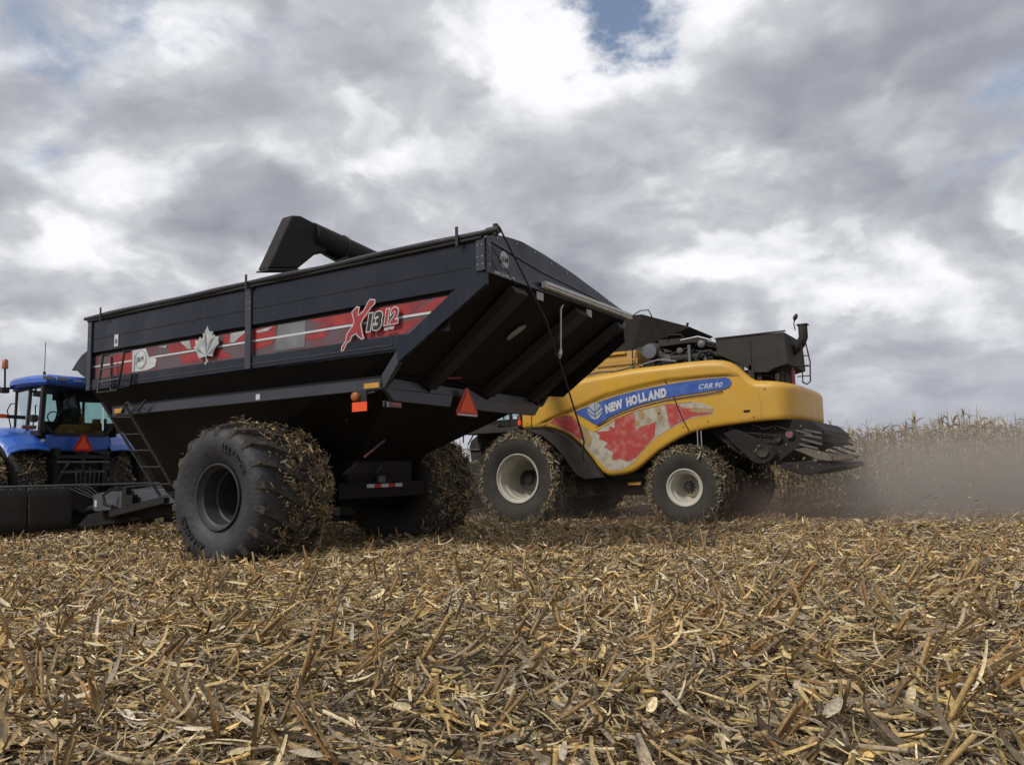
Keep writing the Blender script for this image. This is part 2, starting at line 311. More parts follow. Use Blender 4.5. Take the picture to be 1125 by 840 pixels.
        d=np_obj('stuck_residue',[strips(pos-T*L[:,None]*.4,T,N,L,W,rng.normal(0,.9,n),rng.normal(0,.8,n),c,3,.35,.6)],'tyre_litter',o); d['kind']='stuff'
    return o

# ================================================================== GRAIN CART
G0=(9.9,-10.25,0)
cart=empty('grain_cart',G0,'large black grain cart with red striped side and X1312 lettering, nearest the camera','grain cart')
def cb(b,name,m,parent=cart,**k): return b.build(name,m,parent,G0,**k)
YN=-8.1; YF=-12.4
# near side sheet (a ring around the recessed decal band)
ring=[(14.1,4.15),(5.37,4.15),(5.37,3.545),(6.81,2.69),(6.84,2.87),(14.1,2.87),(14.1,3.06),(6.62,3.06),(5.86,3.545),(14.1,3.545)]
side=cb(MB().prismY(ring,YN,YN-.06),'side_panel','cart',bevel=.008)
cb(MB().box((6.0,YN-.085,3.04),(14.08,YN-.062,3.56)),'decal_recess_shadow','seam',side)  # black backing; its bare edges paint the shadow lines along the stripe
cb(MB().box((5.6,YN-.002,3.788),(9.69,YN+.006,3.800)).box((9.82,YN-.002,3.788),(14.08,YN+.006,3.800)),'panel_seam','seam',side)
cb(MB().box((9.82,YN,2.93),(14.0,YN+.012,2.945)).box((6.9,YN,2.93),(9.69,YN+.012,2.945)),'rail_lip','cart_rail',side)
# far side
farring=[(14.1,3.9),(5.40,3.86),(5.40,3.6),(6.81,2.69),(6.84,2.87),(14.1,2.87)]
cb(MB().prismY(farring,YF,YF+.06),'side_panel','cart')
cb(MB().prismX([(YN-.02,2.87),(YN-.02,4.13),(-9.0,4.2),(-10.25,4.22),(-11.5,4.05),(YF+.02,3.88),(YF+.02,2.87)],14.04,14.1),'front_panel','cart')
# decals on the recess
def dec(poly,layer,name,m,parent=side,y=YN-.062): return cb(MB().prismY(poly,y+.0035*(layer-1)+.0005,y+.0035*layer),name,m,parent)
band=[(14.07,3.075),(6.66,3.075),(5.99,3.50),(14.07,3.50)]
cb(MB().prismY(band,YN-.0615,YN-.058),'decal_stripe','decal_base',side)
yb=YN-.058
def d2(poly,l,m,name='decal_patch'): return cb(MB().prismY(poly,yb+.003*(l-1)+.0004,yb+.003*l),name,m,side)
for p in ([(13.55,3.44),(12.84,3.47),(12.84,3.09),(13.5,3.11)],[(11.87,3.41),(11.76,3.48),(11.0,3.495),(11.0,3.34),(11.7,3.33)],[(11.55,3.27),(10.5,3.27),(10.2,3.10),(11.45,3.12)],
          [(10.45,3.49),(9.2,3.49),(9.26,3.32),(10.4,3.34)],[(9.75,3.28),(9.28,3.28),(9.3,3.22),(9.75,3.16)],[(8.55,3.49),(6.35,3.495),(6.62,3.34),(8.4,3.34),(8.2,3.40)],[(6.2,3.495),(5.99,3.495),(6.25,3.33),(6.6,3.33)],[(7.6,3.09),(6.7,3.09),(6.40,3.26),(7.5,3.20)],[(8.58,3.28),(8.1,3.28),(8.2,3.2),(8.58,3.19)]):
    d2(p,1,'decal_red')
d2([(9.16,3.49),(8.59,3.49),(8.61,3.10),(9.25,3.10),(9.2,3.33)],2,'decal_grey')
d2([(12.83,3.48),(12.45,3.48),(12.36,3.32),(12.14,3.27),(12.18,3.14),(12.4,3.10),(12.83,3.10)],2,'white')
for p in ([(10.25,3.49),(9.86,3.49),(10.16,3.34),(10.27,3.34)],[(9.67,3.46),(9.28,3.485),(9.41,3.43),(9.62,3.42)],[(11.51,3.49),(11.27,3.49),(11.22,3.345),(11.3,3.345)],[(12.1,3.47),(11.86,3.47),(11.9,3.43)]): d2(p,2,'leaf_silver')
d2([(14.07,3.285),(14.07,3.315),(12.84,3.318),(12.84,3.290)],3,'white','decal_line'); d2([(12.3,3.29),(12.3,3.32),(6.27,3.325),(6.30,3.292)],3,'white','decal_line')
leaf=[(10.74,3.66),(10.69,3.57),(10.64,3.55),(10.59,3.55),(10.6,3.52),(10.63,3.49),(10.56,3.5),(10.54,3.46),(10.45,3.46),(10.47,3.4),(10.45,3.34),(10.52,3.3),(10.58,3.22),(10.6,3.15),(10.75,3.18),(10.75,3.13),(10.7,3.09),(10.77,3.03),(10.8,3.05),(10.75,3.1),(10.78,3.17),(10.93,3.15),(10.95,3.17),(11.0,3.26),(11.08,3.35),(11.03,3.36),(11.04,3.46),(10.96,3.44),(10.92,3.5),(10.87,3.45),(10.84,3.5),(10.85,3.56),(10.8,3.54),(10.79,3.58)]
lf=cb(MB().prismY(leaf,YN+.003,YN+.010),'maple_leaf_emblem','leaf_silver',side)
for p in ([(10.765,3.19),(10.80,3.50),(10.775,3.56),(10.74,3.35)],[(10.755,3.19),(10.56,3.46),(10.66,3.42),(10.74,3.25)],[(10.775,3.185),(10.98,3.33),(10.96,3.27)],[(10.75,3.185),(10.53,3.31),(10.60,3.20)]):
    cb(MB().prismY(p,YN+.0102,YN+.012),'leaf_vein','decal_grey',lf)
# lettering on the side
Xp=[(7.83,2.95),(7.82,3.01),(7.74,3.09),(7.73,3.17),(7.61,3.29),(7.59,3.35),(7.63,3.48),(7.53,3.55),(7.47,3.53),(7.49,3.48),(7.5,3.42),(7.41,3.47),(7.33,3.58),(7.28,3.62),(7.19,3.6),(7.19,3.54),(7.27,3.49),(7.41,3.35),(7.45,3.29),(7.42,3.15),(7.39,3.08),(7.44,3.07),(7.53,3.13),(7.54,3.16),(7.63,3.13),(7.64,3.08),(7.72,3.04),(7.76,2.97),(7.81,2.92)]
xw=cb(MB().prismY(Xp,YN+.003,YN+.009),'model_letter','white',side)
cb(MB().prismY(inset(Xp,.017),YN+.0092,YN+.012),'model_letter_face','decal_red',xw)
def sidetext(s,size,x,z,fill,outline,parent,y=YN+.006,shear=.25,sp=1,off=.01,rise=.04,sx=1):
    up=(0,0,1); rt=(-1,0,rise)
    if outline: text(s,size,(x,y,z),rt,up,outline,parent,G0,shear=shear,offset=off+.015,ext=.002,space=sp,sx=sx,name='model_number')
    return text(s,size,(x,y+.004,z),rt,up,fill,parent,G0,shear=shear,offset=off,ext=.002,space=sp,sx=sx,name='model_number')
sidetext('13',.31,7.24,3.19,'black','white',side,off=.014,sp=.98)
sidetext('12',.28,6.94,3.235,'decal_red','white',side,off=.008,sp=.98)
sidetext('series',.075,6.95,3.15,'white',None,side,off=.002)
def disc(b,cx,cz,r,y0,y1,n=28): return b.prismY([(cx+r*math.cos(2*PI*k/n),cz+r*math.sin(2*PI*k/n)) for k in range(n)],y0,y1)
lg=cb(disc(MB(),12.58,3.305,.165,yb+.003,yb+.016),'maker_logo','white',side)
sidetext('J&M',.135,12.59,3.258,'black',None,lg,y=yb+.0145,shear=0,off=0,sx=.85,rise=0,sp=1.12)
def ringpoly(b,cx,cz,r0,r1,y0,y1,n=28):
    for k in range(n):
        a,c=2*PI*k/n,2*PI*(k+1)/n
        b.prismY([(cx+r0*math.cos(a),cz+r0*math.sin(a)),(cx+r1*math.cos(a),cz+r1*math.sin(a)),(cx+r1*math.cos(c),cz+r1*math.sin(c)),(cx+r0*math.cos(c),cz+r0*math.sin(c))],y0,y1)
    return b
cb(ringpoly(MB(),12.58,3.305,.148,.155,yb+.016,yb+.0185),'logo_ring','grey',lg)
st=cb(MB().prismY([(13.29,3.59),(13.17,3.59),(13.17,3.80),(13.29,3.80)],YN+.0065,YN+.010),'warning_sticker','white',side); cb(MB().prismY([(13.26,3.64),(13.20,3.64),(13.20,3.72),(13.26,3.72)],YN+.010,YN+.012),'sticker_symbol','grey',st)
for k,x in enumerate((12.1,11.4,8.9,8.0,6.9)): cb(MB().box((x,YN+.001,2.885),(x+.012,YN+.004,3.04)),'weld_line','cart_rail',side)
bo=MB()
for x in np.arange(5.7,14.0,.42):
    if abs(x-9.75)>.12: bo.latheY([(.0,.011),(.007,.009),(.007,.001)],c=(x,YN,4.10),n=6,smooth=False)
cb(bo,'rivet_row','cart_rail',side)
# posts
for x0,x1,z1 in ((9.69,9.82,4.16),(5.37,5.50,4.15),(13.98,14.1,4.15)):
    p=cb(MB().box((x0,YN+.001,2.87 if x0>6 else 3.72),(x1,YN+.028,z1)),'side_post','cart_rail',bevel=.004)
    bb=MB()
    for z in (4.05,3.9,3.8): 
        for dx in (.03,.10): bb.latheY([(.028,.011),(.036,.009),(.036,.001)],c=(x0+dx,YN,z),n=6,smooth=False)
    cb(bb,'post_bolt','metal',p)
# frame rails and struts
cb(MB().box((7.1,YN,2.36),(13.3,YN-.10,2.53)),'frame_rail','cart_rail',bevel=.006)
cb(MB().box((7.1,YF,2.36),(13.3,YF+.10,2.53)),'frame_rail','cart_rail')
cb(MB().box((7.1,YN+.001,2.527),(13.3,YN+.018,2.538)),'rail_lip','seam')
for y0,y1 in ((YN,YN-.08),(YF,YF+.08)): cb(MB().prismY([(6.82,2.87),(7.04,2.87),(7.33,2.53),(7.06,2.36),(6.80,2.69)][:1]+[(7.1,2.54),(7.06,2.36),(6.80,2.69)],y0,y1),'corner_strut','cart_rail',bevel=.004)
XR=7.08
cb(MB().prismX([(-8.12,2.375),(-8.12,2.53),(-8.86,2.50),(-9.11,2.385)],XR,XR+.05).prismX([(-9.11,2.380),(-9.27,2.505),(-10.2,2.49),(-10.60,2.375)],XR,XR+.05).prismX([(-10.62,2.375),(-10.94,2.505),(-11.9,2.49),(-12.2,2.375)],XR,XR+.05),'cross_rail','cart_rail')
cb(MB().prismX([(-8.12,2.370),(-9.66,2.370),(-9.60,2.20),(-8.30,2.21)],XR-.03,XR+.04).prismX([(-9.94,2.370),(-12.3,2.370),(-12.1,2.19),(-9.94,2.195)],XR-.03,XR+.04).box((XR-.03,-8.1,2.12),(XR+.0,-8.24,2.20)),'cross_plate','cart_rail',bevel=.005)
# hopper
hop=MB()
T0=[(5.42,YN-.06,2.87),(14.06,YN-.06,2.87),(14.06,YF+.06,2.87),(5.42,YF+.06,2.87)]
B0=[(8.9,-9.55,1.45),(13.75,-9.55,.95),(13.75,-10.95,.95),(8.9,-10.95,1.45)]
def q4(a,b,c,d): hop.add([a,b,c,d],[(0,1,2,3)])
hop.add([(6.9,YN-.07,2.86),(14.06,YN-.07,2.86),B0[1],B0[0]],[(0,1,2,3)]); hop.add([(6.9,YF+.07,2.86),(14.06,YF+.07,2.86),B0[2],B0[3]],[(0,1,2,3)])
hop.add([(14.06,YN-.07,2.86),(14.06,YF+.07,2.86),B0[2],B0[1]],[(0,1,2,3)])
hop.add([(6.9,YN-.07,2.86),(6.9,YN-.07,2.55),B0[0]],[(0,1,2)]); hop.add([(6.9,YF+.07,2.86),(6.9,YF+.07,2.55),B0[3]],[(0,1,2)])
hop.add([(7.0,YN-.07,2.56),(7.0,YF+.07,2.56),B0[3],B0[0]],[(0,1,2,3)])
cb(hop,'hopper','cart_under',fix=False)
slope=cb(MB().quadT([(5.385,YN-.03,3.71),(5.385,YF+.03,3.71),(7.12,YF+.03,2.50),(7.12,YN-.03,2.50)],.02),'rear_slope','cart_under')
for (a0,a1,b0,b1) in ((-8.72,-9.10,-8.98,-9.24),(-10.55,-10.95,-10.48,-10.78),(-12.0,-12.3,-11.9,-12.2)):
    A=[(5.40,a0,3.66),(5.40,a1,3.66),(5.33,a1+.04,3.56),(5.33,a0-.04,3.56)]; B=[(7.12,b0,2.51),(7.12,b1,2.51),(7.02,b1+.03,2.42),(7.02,b0-.03,2.42)]
    cb(MB().loft(A,B),'slope_rib','black',slope,bevel=.01)
def onslope(y,t,off=.02): return (5.41+1.71*t-.57*off, y, 3.68-1.18*t-.82*off)
def sl_poly(pts,off=.024,name='slope_sticker',m='white'):
    b=MB(); A=[onslope(y,t,off) for y,t in pts]; B=[onslope(y,t,off+.006) for y,t in pts]; b.loft(A,B); return cb(b,name,m,slope)
sl_poly([(-9.75,.425),(-9.83,.44),(-9.91,.31),(-9.90,.285),(-9.85,.27),(-9.76,.30),(-9.72,.38)],name='work_lamp_or_sheen',m='lamp')  # pale oval reflection on the slope, added as a flat grey plate
sl_poly([(-9.27,.91),(-9.30,.89),(-9.66,.86),(-9.67,.88)],name='slope_reflector',m='lens_red')
bo=MB()
for i in range(12):
    t=i/11; x=5.5+1.3*t; z=3.60-.86*t
    for k in (0,1): bo.latheY([(.0,.012),(.012,.010),(.012,.001)],c=(x+.10*k,YF+.062,z-.06*k+.04),n=6)
cb(bo,'rivet','metal',slope)
cb(MB().quadT([(5.40,YF+.06,3.66),(7.05,YF+.06,2.55),(6.6,YF+.06,2.5),(5.38,YF+.06,3.35)],.02),'far_gusset','cart_under',slope)
# rear panel with arched top
rp=cb(MB().prismX([(YN,3.70),(YN,4.13),(-8.17,4.125),(-9.5,3.985),(-11.2,3.915),(YF,3.845),(YF,3.725)],5.37,5.43),'rear_panel','cart',bevel=.005)
arch=[(YN,4.135),(-8.2,4.20),(-8.36,4.245),(-8.7,4.29),(-9.04,4.31),(-9.66,4.265),(-10.5,4.17),(-11.4,4.03),(-12.1,3.915),(-12.36,3.885),(YF,3.85),(-11.2,3.920),(-9.5,3.990),(-8.17,4.130)]
cb(MB().prismX(arch,5.385,5.425),'arched_top','cart',rp,bevel=.003)
cb(MB().bar((5.362,-8.17,4.128),(5.362,-9.5,3.988),.02,.022).bar((5.362,-9.5,3.988),(5.362,-12.38,3.848),.02,.022),'panel_fold','cart_rail',rp)
for y in np.linspace(-8.4,-12.2,9):
    z=np.interp(-y,[8.4,9.04,10.5,11.4,12.2],[4.2,4.26,4.11,3.98,3.89]); cb(MB().prismX([(y-.012,z-.012),(y+.012,z-.012),(y+.012,z+.012),(y-.012,z+.012)],5.375,5.385),'rivet','metal',rp)
cb(MB().box((5.35,YN-.10,3.72),(5.368,YN-.005,4.13)),'corner_angle','cart_rail',rp)
bb=MB()
for z in (3.8,3.92,4.05): bb.prismX([(YN-.06,z),(YN-.045,z+.015),(YN-.03,z),(YN-.045,z-.015)],5.34,5.35)
cb(bb,'post_bolt','metal',rp)
cb(MB().prismX([(-8.1,3.70),(-8.1,3.755),(-12.38,3.755),(-12.38,3.715)],5.355,5.368),'lower_lip','cart_rail',rp)
bar=cb(MB().box((5.27,-9.46,3.745),(5.352,-12.44,3.835)),'light_bar','alu',rp,bevel=.006); cb(MB().box((5.262,-9.47,3.775),(5.269,-12.43,3.785)),'bar_groove','grey',bar)
cb(MB().prismX([(-9.35,3.57),(-9.35,3.68),(-9.53,3.68),(-9.53,3.57)],5.36,5.37).prismX([(-10.88,3.57),(-10.88,3.68),(-11.05,3.68),(-11.05,3.57)],5.36,5.37),'grey_tab','lamp',rp)
# rear logo
n=28; lg=cb(MB().prismX([(-8.53+.105*math.cos(2*PI*k/n),3.945+.115*math.sin(2*PI*k/n)) for k in range(n)],5.362,5.369),'maker_logo','leaf_silver',rp)
text('J&M',.115,(5.361,-8.53,3.908),(0,-1,0),(0,0,1),'black',lg,G0,offset=.001,ext=.001)
text('www.jm-inc.com',.085,(5.353,-8.52,3.712),(0,-1,.0),(0,0,1),'white',rp,G0,name='web_address',offset=.001,ext=.001,sx=.85)
# tarp roll + rim
roll=MB().tube([(14.2,YN+.03,4.195)]+[(x,YN+.03+.01*math.sin(x*3),4.195+.006*math.sin(x*2.1)) for x in np.arange(13.8,5.3,-.4)]+[(5.25,YN+.03,4.195)],[.03]+[.045+.004*math.sin(i*1.7) for i in range(22)]+[.035],12)
tr=cb(roll,'tarp_roll','tarp'); 
cb(MB().tube([(14.1,YN+.02,4.145),(5.4,YN+.02,4.145)],.030,10),'top_rim_tube','black')
cb(MB().tube([(5.32,YN+.03,4.195),(5.14,YN+.03,4.195)],.05,10).tube([(5.19,YN+.03,4.27),(5.19,YN+.03,4.13)],.035,8),'crank_coupling','black',tr)
for x in (5.75,9.74,13.62): cb(MB().box((x-.022,YN+.075,4.07),(x+.022,YN+.09,4.33)),'tarp_bracket','black',bevel=.005)
bows=MB()
for x in (6.8,9.75,12.5): bows.tube([(x,YN,4.12),(x,-9.2,4.16),(x,-11,4.05),(x,YF,3.86)],.02,6)
cb(bows,'roof_bow','black')
cr=cb(MB().tube([(5.14,-8.08,4.22),(5.16,-9.22,3.23),(5.18,-9.72,2.53),(5.2,-10.24,1.75),(5.2,-10.31,1.62),(5.2,-10.25,1.42),(5.2,-10.30,1.34)],.013,6),'tarp_crank','black')
cb(MB().tube([(5.30,-9.99,3.58),(5.30,-9.92,3.52),(5.30,-9.87,2.87),(5.26,-9.76,2.78),(5.24,-9.62,2.83)],[.012,.015,.015,.012,.01],6).tube([(5.3,-9.87,2.9),(5.28,-9.80,2.82)],.03,6),'crank_hook','metal')
cb(MB().tube([(5.31,-8.15,4.02),(5.3,-8.6,3.7),(5.3,-8.72,3.64)],.007,5),'cable','black')
# lower structure
cb(MB().prismY([(8.95,1.5),(13.7,1.0),(13.3,.70),(9.3,.72),(8.95,1.0)],-9.5,-11.0),'sump','cart_under')
cb(MB().box((9.55,-9.1,.72),(10.25,-11.4,1.12)),'axle','black')
bm_=cb(MB().box((8.86,-9.12,.85),(8.98,-11.22,1.10)),'tail_beam','cart_under',bevel=.01); lab(bm_,'black tail beam with red and white reflective tape')
for k in range(5): cb(MB().box((8.853,-9.74-.176*k,1.015),(8.858,-9.74-.176*(k+1),1.072)),'reflective_tape','white' if k%2==0 else 'red',bm_)
cb(MB().box((8.82,-10.0,1.10),(8.86,-10.15,1.20)),'plate_lamp','grey',bm_)
cb(MB().prismX([(-8.62,1.24),(-8.91,1.39),(-9.10,1.39),(-9.35,1.26)],8.28,8.32).prismX([(-9.35,1.26),(-9.5,1.40),(-10.1,1.40),(-10.1,1.27)],8.28,8.32),'mount_bracket','cart_under')
rs=cb(MB().bar((8.35,-9.37,1.63),(8.18,-9.41,1.75),.012,.03),'slope_reflector','grey'); cb(MB().bar((8.53,-9.32,1.50),(8.36,-9.37,1.62),.012,.03),'red_reflector','lens_red',rs)
hs=MB().tube([(9.0+math.cos(a)*1.25,-8.9,.95+math.sin(a)*1.22) for a in np.linspace(2.0,.15,14)],.011,6); cb(hs,'hydraulic_hose','grey')
# lamps and reflectors
am=cb(MB().box((7.13,YN+.001,2.385),(7.40,YN+.012,2.455)),'amber_reflector','amber')
sl=MB().latheY([(-.03,.062),(.015,.062),(.025,.05),(.028,.001)],c=(7.5,-8.02,2.28),n=18); side_l=cb(sl,'side_lamp','amber_l'); cb(MB().tube([(7.46,-8.05,2.30),(7.25,-8.12,2.33),(7.2,-8.2,2.4)],.018,6).box((7.32,-8.06,2.16),(7.55,-8.05,2.36)),'lamp_bracket','black',side_l)
cb(MB().box((7.28,-8.02,2.075),(7.545,-8.01,2.20)),'side_reflector','orange')
tl=cb(MB().box((7.0,-8.13,2.115),(7.03,-8.40,2.185)),'tail_lamp','grey'); cb(MB().box((6.985,-8.20,2.122),(6.999,-8.37,2.178)),'lamp_lens','lens_red',tl)
smt=[(-9.91,2.49),(-9.65,2.115),(-10.14,2.115)]
sm=cb(MB().prismX([(-9.87,2.50),(-9.95,2.50),(-10.19,2.13),(-10.17,2.07),(-9.64,2.07),(-9.62,2.13)],6.965,6.975),'slow_moving_sign','red'); cb(MB().prismX([(-9.91,2.46),(-10.13,2.125),(-9.69,2.125)],6.955,6.964),'sign_face','orange',sm); cb(MB().prismX([(-10.17,2.075),(-10.16,2.10),(-9.65,2.10),(-9.64,2.075)],6.955,6.964),'sign_edge','white',sm)
cb(MB().box((9.49,YN+.001,2.385),(9.58,YN+.006,2.47)),'rail_sticker','white'); cb(MB().box((13.20,YN+.019,2.40),(12.95,YN+.026,2.48)),'amber_reflector','amber')
# ladder
ld=MB(); ry=-8.0
ld.bar((13.45,ry,2.60),(11.72,ry,.96),.03,.035).bar((12.78,ry,2.53),(11.40,ry,1.12),.03,.035)
cb(ld,'ladder_rail','shade')
for (a,b) in (((13.22,2.34),(12.55,2.30)),((12.85,2.02),(12.28,2.00)),((12.57,1.74),(12.0,1.72)),((12.26,1.45),(11.72,1.44)),((11.96,1.17),(11.44,1.16)),((11.72,.96),(11.40,.95))):
    cb(MB().bar((a[0],ry,a[1]),(b[0],ry,b[1]),.05,.018),'ladder_rung','dusty_black')
ul=cb(MB().tube([(13.47,-8.0,3.47),(13.47,-7.98,3.2),(13.52,-7.95,2.78),(12.92,-7.95,2.77),(12.85,-7.98,3.2),(12.82,-8.0,3.47)],.02,6).tube([(13.47,-8.0,3.44),(13.40,-8.08,3.46)],.02,6).tube([(12.82,-8.0,3.44),(12.78,-8.08,3.46)],.025,6),'upper_ladder','black')
cb(MB().tube([(13.49,-7.97,2.97),(12.90,-7.97,2.98)],.016,6).tube([(13.46,-7.98,3.19),(12.88,-7.98,3.20)],.016,6),'ladder_rung','grey',ul)
cb(MB().tube([(13.3,-8.06,3.41),(13.28,-8.05,2.81),(12.70,-8.05,2.85),(12.68,-8.06,3.05)],.02,6),'ladder_stay','black',ul)
cb(MB().bar((12.86,-8.0,2.40),(12.70,-8.0,2.56),.03,.03).bar((12.38,-8.0,2.40),(12.19,-8.0,2.56),.03,.03).bar((12.7,-8.0,2.56),(12.38,-8.0,2.40),.03,.03),'ladder_brace','black')
# tongue
tg=MB().prismY([(17.75,.26),(17.3,.52),(15.2,.80),(13.0,1.08),(13.0,.72),(15.5,.42),(17.3,.24)],-10.05,-10.45); cb(tg,'drawbar','shade',bevel=.02)
cb(MB().bar((15.6,-9.55,.58),(13.0,-9.0,.88),.10,.13).bar((15.6,-9.6,.62),(16.4,-10.1,.55),.12,.2),'drawbar_brace','shade')
tb=cb(MB().prismY([(16.68,.60),(16.78,.64),(16.78,.95),(16.5,1.00),(14.6,1.06),(13.6,1.02),(13.6,.80)],-10.0,-9.85),'pump_box','tool_grey',bevel=.01)
cb(MB().box((16.70,-9.84,.70),(16.62,-9.845,.84)),'box_sticker','white',tb); cb(MB().box((16.40,-9.84,.74),(16.30,-9.846,.82)),'box_port','seam',tb)
cb(MB().tube([(15.9,-9.7,1.05),(16.0,-9.6,.95),(15.9,-9.6,.75),(15.7,-9.65,.72)],.03,8).box((15.35,-9.7,.6),(15.5,-9.8,1.1)).box((15.1,-9.68,.75),(15.33,-9.8,.95)),'hitch_jack','shade')
cb(MB().tube([(17.6,-10.25,.62),(16.0,-10.25,.98),(13.2,-10.25,1.2)],.07,8),'driveshaft','black')
hz=MB()
for k in range(4): hz.tube([(18.3,-10.0-.1*k,1.2),(17.6,-10.0-.1*k,1.0+.03*k),(17.0,-10.05-.05*k,.85),(15.9,-10.0,1.1),(14.6,-10.0,1.15)],.016,6)
cb(hz,'hydraulic_hose','black')
# unloading auger hood at the front corner
ho=MB(); prof=[]
for x,zt,zb in ((14.2,4.0,2.9),(16.0,4.33,3.2),(17.3,4.42,3.45),(17.85,4.38,3.58),(18.19,4.29,3.72),(18.45,4.19,3.84),(18.65,4.09,3.88),(18.78,4.0,3.92)):
    hw=.40*(1 if x<18 else (1-.5*(x-18)))
    prof.append([(x,-10.65-hw,zb),(x,-10.65-hw,zt-.12),(x,-10.65-hw*.5,zt),(x,-10.65+hw*.5,zt),(x,-10.65+hw,zt-.12),(x,-10.65+hw,zb)])
for A,B in zip(prof[:-1],prof[1:]): ho.loft(A,B,cap=False)
ho.add(prof[-1],[tuple(range(6))]); ho.add(prof[0],[tuple(range(6))])
cb(ho,'auger_hood','black',angle=35)
# wheels
CR=1.07; cl=[('ALLIANCE',R(128)),('ALLIANCE',R(312))]
wheel(cart,(9.9,-8.32,.955),CR,1.40,.47,'rim_dark',1,.62,.12,G0,debris=8200,skew=.8,lugh=.075,lugs=18,letters=cl,label='near wheel with wide tyre caked in mud and corn residue')
wheel(cart,(9.9,-12.16,.955),CR,1.40,.47,'rim_dark',-1,.62,.12,G0,debris=8000,lugs=20,sidem='sidewall2',label='far wheel with wide tyre caked in corn residue')

# ================================================================== COMBINE
H0=(7.8,-18.1,0); YC=-18.1; YS=-16.3
comb=empty('combine_harvester',H0,'yellow combine harvester with blue side banner and red maple leaf artwork','combine')
def hb(b,name,m,parent=comb,**k): return b.build(name,m,parent,H0,**k)
top=[(9.84,2.83),(9.43,3.01),(8.93,3.19),(8.4,3.29),(7.91,3.35),(6.87,3.43),(6.28,3.44),(5.67,3.455),(5.2,3.45),(4.95,3.42),(4.8,3.37),(4.66,3.28),(4.52,3.13),(4.41,3.02),(4.3,2.94),(3.81,2.89),(3.5,2.86)]
bot=[(9.86,2.25),(9.16,2.24),(8.95,2.19),(8.72,2.10),(8.5,1.96),(8.3,1.79),(8.14,1.61),(7.99,1.42),(7.86,1.24),(7.75,1.13),(7.64,1.08),(7.4,1.09),(7.18,1.12),(7.02,1.17),(6.88,1.25),(6.68,1.40),(6.47,1.56),(6.22,1.71),(5.98,1.83),(5.75,1.93),(5.51,1.99),(5.27,2.03),(4.96,2.06),(4.36,2.11),(3.78,2.13),(3.5,2.13)]
def itp(tab,x): t=sorted(tab); return float(np.interp(x,[a for a,_ in t],[b for _,b in t]))
plan=[(x,YS) for x in list(np.linspace(9.84,4.05,110))]
e=.9
for k in range(1,40):
    th=PI*k/40; c,s=math.cos(th),math.sin(th)
    plan.append((4.05-.52*abs(s)**.75, YC+(YC-YS)*-1*abs(c)**(.55)*(1 if c>0 else -1)))
plan+=[(x,2*YC-YS) for x in np.linspace(4.05,9.84,40)]
V=[];nz=56
for i,(x,y) in enumerate(plan):
    xx=max(x,3.5); zt,zb=itp(top,xx),itp(bot,xx)
    sgn=1 if y>YC else -1; wrap=max(0,(4.05-x)/.56)
    for j in range(nz+1):
        t=j/nz; z=zb+(zt-zb)*t
        u=max(0,(z-(zt-.15))/.15); ins=.17*(1-math.sqrt(max(0,1-u*u)))
        l=max(0,((zb+.10)-z)/.10); ins+=.05*(1-math.sqrt(max(0,1-l*l)))
        zcz=itp([(9.4,2.33),(8.45,2.63),(7.67,2.88),(6.89,3.02),(6.16,3.11),(5.2,3.12),(4.5,3.09)],xx); fade=min(1,max(0,(xx-4.5)/.4))*min(1,max(0,(9.5-xx)/.3)); ins-=.050*fade/(1+math.exp(-max(-30,min(30,(z-zcz)/.008))))
        ny=-sgn*ins*(1-wrap*.75); nx=ins*wrap*1.2
        V.append((x+nx,y+ny,z))
shell=MB(); N_=nz+1; F=[]
for i in range(len(plan)-1):
    for j in range(nz): F.append((i*N_+j,(i+1)*N_+j,(i+1)*N_+j+1,i*N_+j+1))
shell.add(V,F,True)
body=hb(shell,'body_shell','yellow',angle=45,fix=True)
so=body.modifiers.new('Solidify','SOLIDIFY'); so.thickness=.03; so.offset=0
hb(MB().prismZ([(9.8,-16.5),(8.0,-16.55),(5.0,-16.55),(5.0,-19.65),(9.8,-19.7)],3.1,3.2),'engine_deck','dusty_black')
hb(MB().prismZ([(5.1,-16.6),(4.1,-16.6),(3.75,-17.2),(3.75,-19.0),(4.1,-19.6),(5.1,-19.6)],2.78,2.84),'rear_deck','dusty_plate')
# panel seams (thin dark gaps, 3 mm proud)
def ribbon(pts,w,y0,y1,name,m,parent):
    b=MB()
    for (a,c) in zip(pts[:-1],pts[1:]):
        d=Vector((c[0]-a[0],c[1]-a[1])); n_=Vector((-d.y,d.x)).normalized()*w/2
        b.prismY([(a[0]-n_.x,a[1]-n_.y),(c[0]-n_.x,c[1]-n_.y),(c[0]+n_.x,c[1]+n_.y),(a[0]+n_.x,a[1]+n_.y)],y0,y1)
    return hb(b,name,m,parent)
y1=YS+.016
ribbon([(6.27,3.22),(6.22,3.12),(6.05,2.83),(5.95,2.5),(5.82,2.18),(5.72,1.99)],.022,y1+.012,y1+.016,'panel_seam','seam',body)
ribbon([(9.57,2.66),(9.60,2.27)],.02,y1,y1+.004,'panel_seam','seam',body)
ribbon([(4.22,2.66),(4.19,2.4),(4.2,2.16)],.008,y1,y1+.003,'panel_seam','yellow_d',body)
ribbon([(9.30,2.27),(8.45,2.595),(7.7,2.82),(6.9,2.96),(6.16,3.055),(5.6,3.085),(5.0,3.085),(4.6,3.06)],.012,y1-.002,y1+.002,'crease_shadow','dusty_plate',body)  # thin brown ribbon paints the shade thrown under the hood crease
hb(MB().tube([(6.27,YS-.19,3.425),(6.275,YS-.06,3.36),(6.275,YS-.0,3.24),(6.27,YS+.015,3.22)],.012,6),'panel_seam','seam',body)
